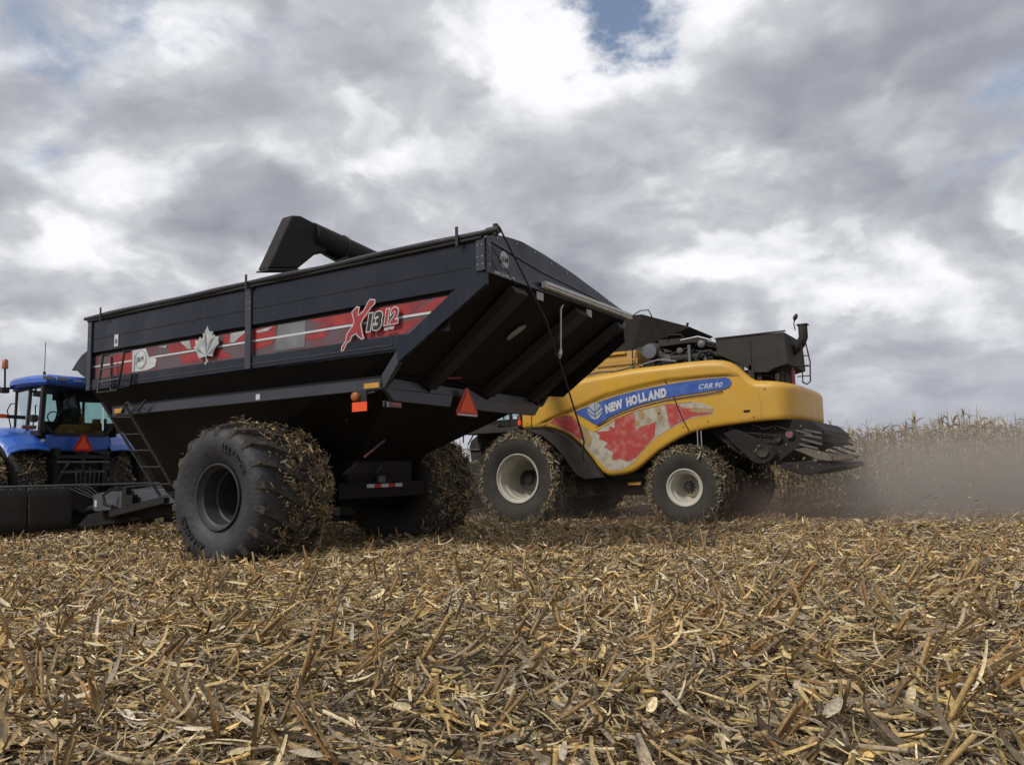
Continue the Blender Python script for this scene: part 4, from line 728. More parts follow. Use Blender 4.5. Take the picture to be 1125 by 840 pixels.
for z,k in ((3.44,0),(3.50,.06),(3.60,.04),(3.67,-.04),(3.71,-.22),(3.725,-.55)):
    secs.append([(X0-.12-k,TC+.86+k*.7,z),(18.9,TC+1.02+k,z),(19.6,TC+.98+k,z),(19.95+k,TC+.60+k*.5,z),(20.02+k,TC,z),(19.95+k,TC-.60-k*.5,z),(19.6,TC-.98-k,z),(18.9,TC-1.02-k,z),(X0-.12-k,TC-.86-k*.7,z)])
for A,B in zip(secs[:-1],secs[1:]): rf.loft(A,B,cap=False)
rf.add(secs[0],[tuple(range(9))]); rf.add(secs[-1],[tuple(range(9))])
roof=tb_(rf,'cab_roof','blue',angle=35)
tb_(MB().prismZ([(X0-.05,TC+.86),(19.6,TC+.90),(19.9,TC),(19.6,TC-.90),(X0-.05,TC-.86)],3.40,3.452),'roof_liner','blue_dark',roof)
for y0,y1_ in ((-9.44,-9.66),(-9.76,-9.99)): tb_(MB().box((X0-.20,y0,3.55),(X0-.15,y1_,3.62)),'work_lamp_or_sheen','lamp',roof)
text('www.pit-farm',.10,(X0-.19,-10.43,3.545),(0,-1,0),(0,0,1),'white',roof,T0,name='roof_lettering',offset=.001,ext=.001)
tb_(MB().tube([(X0+.15,-9.66,3.70),(X0+.15,-9.66,3.76)],.03,8).tube([(X0+.15,-9.66,3.76),(X0+.15,-9.66,4.45)],.008,5),'antenna','black')
# interior
st=tb_(MB().box((19.0,TC-.28,2.0),(19.45,TC+.28,2.42)).loft([(18.95,TC-.27,2.38),(19.12,TC-.27,2.38),(19.12,TC+.33,2.38),(18.95,TC+.33,2.38)],[(18.82,TC-.26,3.0),(18.95,TC-.26,3.0),(18.95,TC+.26,3.0),(18.82,TC+.26,3.0)]).box((18.80,TC-.15,2.98),(18.92,TC+.15,3.22)),'driver_seat','seat',bevel=.04)
tb_(MB().tube([(19.65,TC,2.2),(19.5,TC,2.75)],.04,8).tube([(19.5+.17*math.sin(a)*.5,TC+.19*math.cos(a),2.78+.17*math.sin(a)) for a in np.linspace(0,2*PI,13)],.015,6),'steering_wheel','seat')
tb_(MB().box((19.2,TC-.45,2.1),(19.5,TC-.30,2.62)).box((X0+.1,TC+.1,2.2),(X0+.5,TC-.75,2.46)).tube([(19.2,TC+.5,2.3),(19.2,TC+.5,2.75)],.02,6).box((X0+.12,TC+.8,2.0),(19.5,TC-.8,2.40)).box((18.9,TC+.55,2.4),(19.4,TC-.8,2.66)).box((X0+.2,TC+.05,3.22),(19.6,TC-.84,3.40)).bar((19.3,TC-.15,3.3),(19.15,TC-.2,2.5),.5,.16,(1,0,0)),'console_and_dark_fill','seat',bevel=.03)  # console, plus dark boxes added to keep the cab interior dark
mo=tb_(MB().box((19.5,TC-.50,2.62),(19.53,TC-.72,2.80)),'monitor','grey'); tb_(MB().tube([(19.52,TC-.60,2.62),(19.5,TC-.5,2.4)],.015,6),'monitor_arm','seat',mo)
tb_(MB().bar((18.98,TC-.88,2.0),(18.98,TC-.88,3.4),.1,.1),'door_pillar','seat')
# hood, front end
hood=MB()
hs_=[]
for x,w,z0,z1 in ((19.85,.50,1.25,2.35),(20.6,.48,1.2,2.32),(21.6,.46,1.15,2.22),(22.4,.42,1.15,2.02),(22.7,.34,1.2,1.75)):
    hs_.append([(x,TC-w,z0),(x,TC-w,z1-.15),(x,TC-w*.6,z1),(x,TC+w*.6,z1),(x,TC+w,z1-.15),(x,TC+w,z0)])
for A,B in zip(hs_[:-1],hs_[1:]): hood.loft(A,B,cap=False)
hood.add(hs_[-1],[tuple(range(6))]); hood.add(hs_[0],[tuple(range(6))])
tb_(hood,'hood','blue',angle=40)
tb_(MB().box((18.6,TC-.38,.75),(22.6,TC+.38,1.45)),'chassis','dusty_black')
tb_(MB().tube([(20.0,TC-.62,1.8),(20.0,TC-.62,3.3)],.07,10),'exhaust_stack','black')
# rear three point hitch
hi=MB().box((18.25,TC-.62,1.78),(18.35,TC+.62,1.86)).box((18.3,TC+.50,1.1),(18.45,TC+.62,2.02)).box((18.3,TC-.62,1.1),(18.45,TC-.50,2.0)).bar((18.4,TC+.55,1.15),(18.15,TC+.38,1.7),.06,.06).tube([(18.3,TC+.0,1.9),(18.25,TC,1.45)],.04,8).tube([(18.32,TC-.05,2.0),(18.3,TC-.05,1.2)],.03,8).box((18.3,TC-.15,1.85),(18.4,TC+.12,2.05)).bar((18.5,TC+.45,.95),(17.95,TC+.42,.85),.08,.1).bar((18.5,TC-.45,.95),(17.95,TC-.42,.85),.08,.1).bar((18.45,TC-.35,1.95),(18.2,TC-.6,1.9),.07,.07)
tb_(hi,'three_point_hitch','black')
tb_(MB().box((18.2,TC-.60,1.68),(18.24,TC+.60,1.72)).box((18.22,TC-.5,1.45),(18.27,TC+.5,1.5)),'hitch_bar','grey')
tb_(MB().box((18.45,TC-.55,.6),(19.0,TC+.55,1.75)),'rear_axle_housing','dusty_black')
tb_(MB().tube([(19.45,TC-2.3,1.1),(19.45,TC+2.3,1.1)],.13,10),'rear_axle','dusty_black')
ht=MB()
for k in range(6): ht.tube([(18.35,TC-.3+.11*k,1.6),(18.1,TC-.3+.11*k,1.45+.05*(k%3)),(18.05,TC-.25+.1*k,1.15),(18.0,TC+.1,.95)],.018,6)
tb_(ht,'hitch_hose','black')
sm=tb_(MB().prismX([(-10.37,2.33),(-10.44,2.33),(-10.62,2.00),(-10.60,1.94),(-10.19,1.94),(-10.17,2.0)],18.18,18.20),'slow_moving_sign','red'); tb_(MB().prismX([(-10.405,2.29),(-10.55,1.99),(-10.24,1.99)],18.168,18.179),'sign_face','orange',sm)
# drag bar with rubber flaps
bar_=tb_(MB().tube([(18.0,-7.6,1.165),(18.0,-12.7,1.165)],.028,8),'flap_bar','grey')
tb_(MB().bar((18.4,-9.9,1.0),(18.0,-9.9,1.16),.06,.06).bar((18.4,-11.0,1.0),(18.0,-11.0,1.16),.06,.06),'flap_bar_arm','black',bar_)
def flap(y0,y1_):
    b=MB(); n_=10; A=[];B=[]
    V=[]
    for i in range(n_+1):
        y=y0+(y1_-y0)*i/n_
        for j in range(5):
            t=j/4; V.append((17.97+.02*math.sin(i*1.9+y0)*t-.03*t,y,1.14-(1.14-.20)*t+.012*math.sin(i*2.3)*t))
    b.add(V,[(i*5+j,(i+1)*5+j,(i+1)*5+j+1,i*5+j+1) for i in range(n_) for j in range(4)],True)
    o=tb_(b,'mud_flap','rubber',bar_,fix=False); s=o.modifiers.new('Solidify','SOLIDIFY'); s.thickness=.012; return o
flap(-7.75,-9.08); flap(-9.12,-10.05); flap(-12.35,-13.2)
bb=MB()
for y in np.arange(-7.85,-10.0,-.18): bb.prismX([(y-.012,1.10),(y+.012,1.10),(y+.012,1.13),(y-.012,1.13)],17.945,17.955)
tb_(bb,'flap_bolt','metal',bar_)
# beacon, mirror, marker arm
be=tb_(MB().tube([(19.45,-9.25,3.35),(19.4,-9.22,3.6),(19.38,-9.20,3.86)],.022,8),'beacon_post','black'); tb_(MB().tube([(19.38,-9.20,3.86),(19.38,-9.20,3.90),(19.38,-9.20,4.05),(19.38,-9.2,4.08)],[.068,.065,.06,.03],14),'beacon_lens','amber_l',be)
tb_(MB().bar((19.6,-9.5,3.45),(19.40,-9.15,3.40),.05,.05).bar((19.45,-9.15,3.42),(19.7,-8.7,3.52),.06,.05).box((19.3,-9.12,3.30),(19.45,-9.28,3.42)),'mirror_arm','black')
tb_(MB().box((19.7,-8.55,2.9),(19.75,-8.85,3.5)),'mirror','black',bevel=.02)
wl=tb_(MB().bar((18.9,-9.45,2.72),(18.95,-8.8,2.74),.05,.08).box((18.7,-9.5,2.62),(18.85,-9.65,2.78)),'marker_arm','black'); tb_(MB().box((18.90,-9.05,2.70),(18.93,-8.55,2.78)),'marker_reflector','orange',wl)
tb_(MB().tube([(19.2,-9.35,2.3),(19.3,-9.25,2.9),(19.25,-9.3,3.05),(19.1,-9.35,3.05)],.014,6),'grab_rail','black')
# wheels
for (y,s,d) in ((TC+1.04,1,2600),(TC+1.94,1,3500),(TC-1.04,-1,2000),(TC-1.94,-1,300)):
    wheel(trac,(19.45,y,1.10),1.13,.66,.58,'rim_cream',s,.30,.16,T0,debris=d,lugs=22,tread='rubber',sidem='sidewall2')
for s in (1,-1): wheel(trac,(22.3,TC+s*1.05,.84),.86,.58,.42,'rim_cream',s,.25,.12,T0,debris=0,lugs=20,tread='rubber',sidem='sidewall2')

# ================================================================== FIELD
FW=math.atan2(-.844,.524)     # heading of the view
def soilmat():
    m=bpy.data.materials.new('residue covered soil'); m.use_nodes=True; t=m.node_tree; L=t.links; b=t.nodes['Principled BSDF']; b.inputs['Roughness'].default_value=.95; b.inputs['Specular IOR Level'].default_value=.2
    tc=nd(t,'ShaderNodeTexCoord'); mp=nd(t,'ShaderNodeMapping'); L.new(tc.outputs['Object'],mp.inputs[0])
    v=nd(t,'ShaderNodeTexVoronoi'); v.inputs['Scale'].default_value=22; L.new(mp.outputs[0],v.inputs['Vector'])
    n=nd(t,'ShaderNodeTexNoise'); n.inputs['Scale'].default_value=6; n.inputs['Detail'].default_value=10; n.inputs['Roughness'].default_value=.75; L.new(mp.outputs[0],n.inputs['Vector'])
    cr=nd(t,'ShaderNodeValToRGB'); e=cr.color_ramp.elements; e[0].position=.32; e[0].color=(.075,.058,.04,1); e[1].position=.72; e[1].color=(.36,.28,.17,1)
    k=cr.color_ramp.elements.new(.52); k.color=(.13,.098,.062,1)
    mx=nd(t,'ShaderNodeMix',data_type='FLOAT'); mx.inputs[0].default_value=.45; L.new(n.outputs[0],mx.inputs[2]); L.new(v.outputs['Color'],mx.inputs[3]); L.new(mx.outputs[0],cr.inputs[0])
    L.new(cr.outputs[0],b.inputs['Base Color'])
    bp=nd(t,'ShaderNodeBump'); bp.inputs['Strength'].default_value=.8; bp.inputs['Distance'].default_value=.04; L.new(n.outputs[0],bp.inputs['Height']); L.new(bp.outputs[0],b.inputs['Normal'])
    return m
M['soil']=soilmat()
g=MB().add([(-2500,-2500,0),(2500,-2500,0),(2500,2500,0),(-2500,2500,0)],[(0,1,2,3)]).build('ground','soil',fix=False); g['kind']='structure'

def scatter(n,r0,r1,half=R(62),uniform=True):
    u=rng.random(n); r=np.sqrt(r0*r0+u*(r1*r1-r0*r0)); a=FW+rng.uniform(-half,half,n); return r*np.cos(a),r*np.sin(a)
_w=[(rng.normal(0,1,2)*k,rng.uniform(0,6.28)) for k in (.5,.9,1.5,2.6,4.2) for _ in range(2)]
def clump(x,y):          # smooth irregular field, roughly 0..1
    v=sum(np.sin(k[0]*x+k[1]*y+p)/(1+.35*i/2) for i,(k,p) in enumerate(_w)); return 1/(1+np.exp(-v*.9))
def litter(n,r0,r1,L0,L1,W0,W1,h,tilt,nseg,w,bend=.8,zb=0.0):
    x,y=scatter(n,r0,r1); cl_=clump(x,y); k=rng.random(n)<(.55+.45*cl_); x,y,cl_=x[k],y[k],cl_[k]; n=len(x); row=np.cos((y+1.55)/.85*2*PI)
    z=rng.random(n)**1.5*h*(.75+.7*cl_)*(1+.3*row)+zb; yaw=rng.uniform(0,2*PI,n); dirf=.5*np.sin(.9*x+.6*y)+.4*np.sin(1.7*y-.8*x); yaw=np.where(rng.random(n)<.5,rng.normal(0,.4,n)+dirf+PI*(rng.random(n)<.5),yaw)
    T=np.stack([np.cos(yaw),np.sin(yaw),rng.normal(.03,tilt,n)],1); N=np.stack([rng.normal(0,.4,n),rng.normal(0,.4,n),np.ones(n)],1)
    L=rng.uniform(L0,L1,n)*rng.uniform(.7,1,n); W=rng.uniform(W0,W1,n); pos=np.stack([x,y,z],1)-T/np.linalg.norm(T,axis=1,keepdims=True)*L[:,None]/2
    pos[:,2]=np.maximum(pos[:,2],.004)
    for cx_,cy_,hx_,hy_ in ((9.9,-7.6,1.3,1.1),(9.9,-12.1,1.2,1.2),(9.9,-15.9,1.2,.9),(5.8,-15.8,1.0,.9)):
        m_=np.exp(-(((x-cx_)/hx_)**2+((y-cy_)/hy_)**2)*1.2); pos[:,2]*=1-.75*m_
    grey=clump(x*.7+31,y*.7-12)
    tone=(.74+.46*clump(x*1.6+5,y*1.6+9))[:,None]; c=tone*np.where((rng.random(n)<.15+.45*grey)[:,None],pick(n,[2,2,3,9,8,4,1,1,9]),pick(n,w))*(.54+.62*np.clip(z/h,0,1))[:,None]  # low pieces are coloured darker, painting shadow gaps into the litter
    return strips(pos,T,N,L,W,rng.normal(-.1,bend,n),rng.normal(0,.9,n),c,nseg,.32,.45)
wA=[8,4,7,6,5,4,2,4,3]
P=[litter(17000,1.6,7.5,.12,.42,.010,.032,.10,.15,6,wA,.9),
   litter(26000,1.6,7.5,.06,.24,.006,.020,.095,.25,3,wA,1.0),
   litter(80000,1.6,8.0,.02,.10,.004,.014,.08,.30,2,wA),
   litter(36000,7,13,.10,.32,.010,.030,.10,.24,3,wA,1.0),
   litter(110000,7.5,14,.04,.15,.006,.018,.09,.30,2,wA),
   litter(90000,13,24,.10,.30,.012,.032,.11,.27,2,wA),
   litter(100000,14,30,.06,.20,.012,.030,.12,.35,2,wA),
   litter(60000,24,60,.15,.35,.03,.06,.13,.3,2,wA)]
# husks: broad pale curls
n=1100; x,y=scatter(n,1.8,12); yaw=rng.uniform(0,2*PI,n); T=np.stack([np.cos(yaw),np.sin(yaw),rng.normal(.1,.25,n)],1); N=np.stack([rng.normal(0,.5,n),rng.normal(0,.5,n),np.ones(n)],1)
P.append(strips(np.stack([x,y,rng.uniform(.03,.10,n)],1),T,N,rng.uniform(.08,.18,n),rng.uniform(.03,.06,n),rng.normal(.3,.8,n),rng.normal(0,.7,n),pick(n,[5,5,2,2,0,0,0,3,3],.15),5,.6,.55))
# broken stalk pieces lying about
n=5200; x,y=scatter(n,1.7,14); yaw=rng.uniform(0,2*PI,n); T=np.stack([np.cos(yaw),np.sin(yaw),rng.normal(.04,.14,n)],1)
P.append(rods(np.stack([x,y,rng.uniform(.02,.085,n)],1),T,rng.uniform(.06,.26,n),rng.uniform(.006,.0125,n),pick(n,[4,3,4,2,1,1,6,5,1],.2),6))
n=9000; x,y=scatter(n,1.7,9); yaw=rng.uniform(0,2*PI,n); T=np.stack([np.cos(yaw),np.sin(yaw),rng.normal(.05,.2,n)],1)
P.append(rods(np.stack([x,y,rng.uniform(.01,.085,n)],1),T,rng.uniform(.03,.14,n),rng.uniform(.0018,.004,n),pick(n,[5,5,4,4,3,1,2,4,3],.25),4))
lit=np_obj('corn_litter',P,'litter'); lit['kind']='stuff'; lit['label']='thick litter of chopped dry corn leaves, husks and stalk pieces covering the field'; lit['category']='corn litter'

# stubble: one shape set, rows along X
def stub_parts(seed,L,leanx,leany,near=True,org=(0,0,0)):
    r=np.random.default_rng(seed); o=np.array(org,float); T=np.array([[leanx,leany,1.0]]); rad=r.uniform(.008,.0135)
    c=np.array([[.34,.185,.07],[.40,.25,.11],[.45,.30,.13],[.30,.20,.11]])[r.integers(4)][None]*r.uniform(.6,1.05); parts=[]
    parts.append(rods(o[None]-T*.02,T,np.array([L]),np.array([rad]),c,7 if near else 5))
    k=r.integers(2,5) if near else 1
    ang=r.uniform(0,2*PI,k); Tn=T/np.linalg.norm(T)
    TT=np.repeat(Tn,k,0)+np.stack([np.cos(ang),np.sin(ang),0*ang],1)*r.uniform(.02,.22,(k,1)); NN=np.stack([np.cos(ang),np.sin(ang),0*ang],1)
    ll=r.uniform(.5,1.1,k)*L; parts.append(strips(np.repeat(o[None],k,0)+np.repeat(Tn,k,0)*r.uniform(0,.3,(k,1))*L+NN*rad,TT,NN,ll,r.uniform(.010,.026,k),r.normal(.5,.6,k),r.normal(0,.7,k),PAL[r.choice([0,2,2,3,6],k)]*r.uniform(.45,.95,(k,1)),4 if near else 2,.5,.5))
    return parts
near_list=[]; far_parts=[]
r_=random.Random(3)
camdir=(math.cos(FW),math.sin(FW))
yrow=-1.55
rowi=0
while yrow>-46:
    x=-14.0
    while x<60:
        x+=r_.uniform(.10,.26)
        if r_.random()<.22: continue
        yy=yrow+r_.gauss(0,.06); d=math.hypot(x,yy)
        if d<2.0: continue
        ang=abs((math.atan2(yy,x)-FW+PI)%(2*PI)-PI)
        if ang>R(60): continue
        if yy<-24.3 or (x>14.5 and yy<-13.3): continue
        if any(abs(x-cx)<hx_ and abs(yy-cy)<hy for cx,cy,hx_,hy in ((9.9,-8.1,.8,1.0),(9.9,-12.14,.65,.75),(9.89,-16.53,.6,.55),(5.79,-16.33,.45,.4),(19.45,-9.0,.8,1.0),(19.45,-11.9,.8,1.0))): continue
        ln=(-1.0 if rowi%5!=1 else .35)
        L=r_.uniform(.20,.40)*(1 if d>3.3 else .8); lx=ln*r_.uniform(.35,1.5)+r_.gauss(0,.22); ly=lx*.5+r_.gauss(0,.22)
        if d>26 and r_.random()<.4: continue
        near_list.append((d,ang,x,yy,L,lx,ly))
    yrow-=.85; rowi+=1
near_list.sort(key=lambda q:q[0])
vis=[q for q in near_list if q[1]<R(37)]
ind=set(id(q) for q in vis[:290])
protos=[]
for k in range(12):
    V,F,C=join(stub_parts(100+k,.27,0,0)); me=np_mesh('corn_stubble_stalk',V,F,C); me.materials.append(M['litter']); protos.append(me)
for q in near_list:
    d,ang,x,yy,L,lx,ly=q
    if id(q) in ind:
        o=bpy.data.objects.new('corn_stub',protos[r_.randrange(12)]); col.objects.link(o); o.location=(x,yy,0)
        o.rotation_mode='QUATERNION'; o.rotation_quaternion=Vector((0,0,1)).rotation_difference(Vector((lx,ly,1)).normalized())@__import__('mathutils').Quaternion((0,0,1),r_.uniform(0,6.28)); s=L/.27; q2=min(1.1,s)*(1 if d>4 else .8); o.scale=(q2,q2,s)
        o['label']='cut dry corn stalk stub standing in the field litter'; o['category']='corn stub'; o['group']='cut corn stubs standing in rows in the litter'
    else: far_parts+=stub_parts(int(x*977+yy*131)%99991,L,lx,ly,near=d<9,org=(x,yy,0))
fs=np_obj('corn_stubble',far_parts,'litter'); fs['kind']='stuff'; fs['label']='rows of cut corn stubble stretching back under the machines'; fs['category']='corn stubble'

# standing corn
def corn_block(xs,ys,hs,nl=13,det=4):
    n=len(xs); parts=[]; base=np.stack([xs,ys,np.zeros(n)],1); T=np.stack([rng.normal(0,.05,n),rng.normal(0,.05,n),np.ones(n)],1)
    cc=pick(n,[4,2,4,6,4,0,1,1,6],.18)
    parts.append(rods(base,T,hs*.93,np.full(n,.013),cc*.55,4))
    Tn=T/np.linalg.norm(T,axis=1,keepdims=True)
    for k in range(nl):
        f=.18+.76*(k+rng.random(n)*.6)/nl; a=rng.uniform(0,2*PI,n); d=np.stack([np.cos(a),np.sin(a),0*a],1)
        el=rng.uniform(.5,1.3,n)[:,None]; TT=d*np.cos(el)+Tn*np.sin(el); NN=-d*np.sin(el)+Tn*np.cos(el)
        L=rng.uniform(.35,.85,n)*np.where(f>.8,.6,1); 
        parts.append(strips(base+Tn*(hs*f)[:,None],TT,NN,L,rng.uniform(.025,.06,n),rng.uniform(-3.2,-1.2,n),rng.normal(0,1.2,n),pick(n,[1,1,4,8,8,3,1,0,6],.2)*np.array([.66,.69,.69]),det,.4,.7))
    for k in range(5):
        a=rng.uniform(0,2*PI,n); d=np.stack([np.cos(a),np.sin(a),0*a],1)*rng.uniform(.1,.7,(n,1)); parts.append(strips(base+Tn*(hs*.92)[:,None],Tn+d,d-Tn*.1,rng.uniform(.14,.30,n),np.full(n,.012),rng.normal(-.6,.5,n),rng.normal(0,.5,n),pick(n,[4,2,3,5,3,0,0,0,4],.2),2,.1,.4))
    # ear
    m=rng.random(n)<.6; k=m.sum(); a=rng.uniform(0,2*PI,k); d=np.stack([np.cos(a),np.sin(a),-.6+0*a],1)
    parts.append(strips((base+Tn*(hs*.45)[:,None])[m],d,np.stack([0*a,0*a,1+0*a],1)+d*.2,np.full(k,.24),np.full(k,.07),np.full(k,.2),np.zeros(k),pick(k,[3,6,0,1,0,0,0,4,1],.15),3,.6,.8))
    return parts
xs=[];ys=[]
for r in range(5):
    X=np.arange(-12,17,.15)+rng.uniform(-.05,.05,len(np.arange(-12,17,.15))); xs.append(X); ys.append(np.full(len(X),-24.6-.85*r)+rng.normal(0,.05,len(X)))
xs=np.concatenate(xs); ys=np.concatenate(ys); k=rng.random(len(xs))<.93; xs,ys=xs[k],ys[k]
CP=corn_block(xs,ys,rng.normal(2.27,.15,len(xs))+.10*np.sin(xs*1.1))
xs=[];ys=[]
for r in range(4):
    X=np.arange(15.6,44,.3); xs.append(X+rng.uniform(-.08,.08,len(X))); ys.append(np.full(len(X),-13.5-.85*r)+rng.normal(0,.05,len(X)))
for r in range(14):
    Y=np.arange(-13.5,-24.6,-.85) if r<3 else np.arange(-24.6,-25,-.85); xs.append(np.full(len(Y),15.6+.22*r)); ys.append(Y)
for r in range(6):
    X=np.arange(-40,60,.55); xs.append(X+rng.uniform(-.2,.2,len(X))); ys.append(np.full(len(X),-29.-2.2*r)+rng.normal(0,.3,len(X)))
xs=np.concatenate(xs); ys=np.concatenate(ys)
CP+=corn_block(xs,ys,rng.normal(2.3,.14,len(xs)),nl=8,det=3)
cn=np_obj('standing_corn',CP,'corn'); cn['kind']='stuff'; cn['label']='dry uncut standing corn forming a pale wall behind the combine'; cn['category']='standing corn'

# chaff thrown out behind the combine
n=2600; u=rng.random(n); x=4.8-rng.gamma(2.0,1.1,n)+rng.normal(0,.3,n); y=-15.9-rng.random(n)**1.4*3.6+rng.normal(0,.3,n); z=np.clip(1.1-.25*(3.9-x)+rng.normal(0,.32,n),.05,1.6)
T=rng.normal(0,1,(n,3)); N=rng.normal(0,1,(n,3)); L=rng.gamma(1.4,.016,n)+.006; L[:30]=rng.uniform(.10,.26,30)
ch=np_obj('flying_chaff',[strips(np.stack([x,y,z],1),T,N,L,np.minimum(L*.4,rng.uniform(.004,.016,n)),rng.normal(0,1,n),rng.normal(0,1,n),pick(n,[3,3,4,5,5,3,2,2,4],.35)*.8,3,.3,.6)],'litter'); ch['kind']='stuff'; ch['label']='loose chaff and leaf scraps flying out under the rear of the combine'; ch['category']='chaff'

# dust: real volumes of fine haze
def dust(name,lo,hi,dens,label,scale=.35,colr=(.66,.47,.36),xfall=None):
    b=MB().box(lo,hi); m=bpy.data.materials.new(name); m.use_nodes=True; t=m.node_tree; L=t.links; t.nodes.remove(t.nodes['Principled BSDF']); out=[q for q in t.nodes if q.type=='OUTPUT_MATERIAL'][0]
    pv=nd(t,'ShaderNodeVolumePrincipled'); pv.inputs['Color'].default_value=(*colr,1); pv.inputs['Anisotropy'].default_value=.1; pv.inputs['Absorption Color'].default_value=(*[c*.35 for c in colr],1); L.new(pv.outputs[0],out.inputs['Volume'])
    tc=nd(t,'ShaderNodeTexCoord'); n_=nd(t,'ShaderNodeTexNoise'); n_.inputs['Scale'].default_value=scale; n_.inputs['Detail'].default_value=4; n_.inputs['Distortion'].default_value=.5; L.new(tc.outputs['Object'],n_.inputs['Vector'])
    r=nd(t,'ShaderNodeMapRange'); r.inputs[1].default_value=.38; r.inputs[2].default_value=.62; r.inputs[3].default_value=.42; r.inputs[4].default_value=1.0; L.new(n_.outputs[0],r.inputs[0])
    sp=nd(t,'ShaderNodeSeparateXYZ'); L.new(tc.outputs['Generated'],sp.inputs[0])
    def edge(sock,a,b_):
        q=nd(t,'ShaderNodeMapRange',interpolation_type='SMOOTHSTEP'); q.inputs[1].default_value=a; q.inputs[2].default_value=b_; L.new(sock,q.inputs[0]); return q.outputs[0]
    f=[r.outputs[0],edge(sp.outputs[2],.92,.0),edge(sp.outputs[0],0,.6),edge(sp.outputs[0],1,.80),edge(sp.outputs[1],0,.15),edge(sp.outputs[1],1,.75)]
    cur=f[0]
    for q in f[1:]:
        mm=nd(t,'ShaderNodeMath',operation='MULTIPLY'); L.new(cur,mm.inputs[0]); L.new(q,mm.inputs[1]); cur=mm.outputs[0]
    mm=nd(t,'ShaderNodeMath',operation='MULTIPLY'); L.new(cur,mm.inputs[0]); mm.inputs[1].default_value=dens; L.new(mm.outputs[0],pv.inputs['Density'])
    o=b.build(name,m); m.volume_intersection_method if False else None; o['kind']='stuff'; o['label']=label; o['category']='dust'; return o
dust('dust_cloud',(-16,-25.5,0),(4.9,-15.2,2.6),.90,'brown dust cloud hanging low behind the combine in front of the corn',colr=(.70,.59,.50))
dust('chopper_dust',(1.5,-20.5,0),(8.0,-15.4,1.25),.8,'darker dust boiling under the rear of the combine',scale=.9,colr=(.42,.31,.26))
dust('wheel_dust',(4.0,-17.5,0),(14.5,-13.9,1.3),.16,'thin dust haze rising round the wheels of the combine',scale=.7,colr=(.60,.50,.43))


# ================================================================== CAMERA
cam=bpy.data.cameras.new('camera'); co=bpy.data.objects.new('camera',cam); col.objects.link(co); sc.camera=co
cam.sensor_fit='HORIZONTAL'; cam.sensor_width=36; cam.lens=873/1125*36; cam.clip_end=6000; cam.clip_start=.05
rot=Matrix(((-.8478,-.0810,-.5240),(-.5296,.0822,.8442),(-.0253,.9933,-.1126)))
co.matrix_world=Matrix.Translation((0,0,1.2))@rot.to_4x4()

# ================================================================== SKY + SUN
SE,SA=R(46),R(68)     # sun elevation, azimuth (from +X towards +Y)
w=bpy.data.worlds.new('World'); sc.world=w; w.use_nodes=True; t=w.node_tree; L=t.links
for q in list(t.nodes): t.nodes.remove(q)
out=nd(t,'ShaderNodeOutputWorld'); bg=nd(t,'ShaderNodeBackground'); L.new(bg.outputs[0],out.inputs[0])
sky=nd(t,'ShaderNodeTexSky',sky_type='NISHITA'); sky.sun_disc=False; sky.sun_elevation=SE; sky.sun_rotation=PI/2-SA; sky.dust_density=1.5
tc=nd(t,'ShaderNodeTexCoord'); D=tc.outputs['Generated']
def M1(op,a,b=None,c=None,clamp=False):
    q=nd(t,'ShaderNodeMath',operation=op); q.use_clamp=clamp
    for i,v in enumerate((a,b,c)):
        if v is None: continue
        if isinstance(v,(int,float)): q.inputs[i].default_value=v
        else: L.new(v,q.inputs[i])
    return q.outputs[0]
def VM(op,a,b=None,s=None):
    q=nd(t,'ShaderNodeVectorMath',operation=op)
    for i,v in enumerate((a,b)):
        if v is None: continue
        if isinstance(v,tuple): q.inputs[i].default_value=v
        else: L.new(v,q.inputs[i])
    if s is not None: q.inputs['Scale'].default_value=s
    return q.outputs['Value'] if op=='DOT_PRODUCT' else q.outputs[0]
def MR(v,a,b,c=0,d=1,it='SMOOTHSTEP'):
    q=nd(t,'ShaderNodeMapRange',interpolation_type=it); q.inputs[1].default_value=a; q.inputs[2].default_value=b; q.inputs[3].default_value=c; q.inputs[4].default_value=d; L.new(v,q.inputs[0]); return q.outputs[0]
def noise(vec,scale,detail=8,rough=.55,dist=0,color=False):
    q=nd(t,'ShaderNodeTexNoise'); q.inputs['Scale'].default_value=scale; q.inputs['Detail'].default_value=detail; q.inputs['Roughness'].default_value=rough; q.inputs['Distortion'].default_value=dist; L.new(vec,q.inputs['Vector']); return q.outputs[1 if color else 0]
sp=nd(t,'ShaderNodeSeparateXYZ'); L.new(D,sp.inputs[0]); EL=sp.outputs[2]
zc=M1('ADD',M1('MAXIMUM',EL,0),.55)
cx=nd(t,'ShaderNodeCombineXYZ'); L.new(M1('DIVIDE',sp.outputs[0],zc),cx.inputs[0]); L.new(M1('DIVIDE',sp.outputs[1],zc),cx.inputs[1]); L.new(M1('MULTIPLY',EL,1.2),cx.inputs[2]); cl0=cx.outputs[0]
wob=VM('SUBTRACT',noise(cl0,2.2,4,.5,0,True),(.5,.5,.5)); cl=VM('ADD',cl0,VM('SCALE',wob,None,.30))
vn=VM('NORMALIZE',VM('ADD',D,VM('SCALE',VM('SUBTRACT',noise(cl0,6.0,7,.6,0,True),(.5,.5,.5)),None,.26)))
def blob(d,sig,amp):
    d=Vector(d).normalized(); return M1('MULTIPLY',M1('EXPONENT',M1('MULTIPLY',M1('SUBTRACT',VM('DOT_PRODUCT',vn,tuple(d)),1),1/(sig*sig))),amp)
def blobs(lst):
    cur=None
    for d,s,a in lst:
        b_=blob(d,s,a); cur=b_ if cur is None else M1('ADD',cur,b_)
    return cur
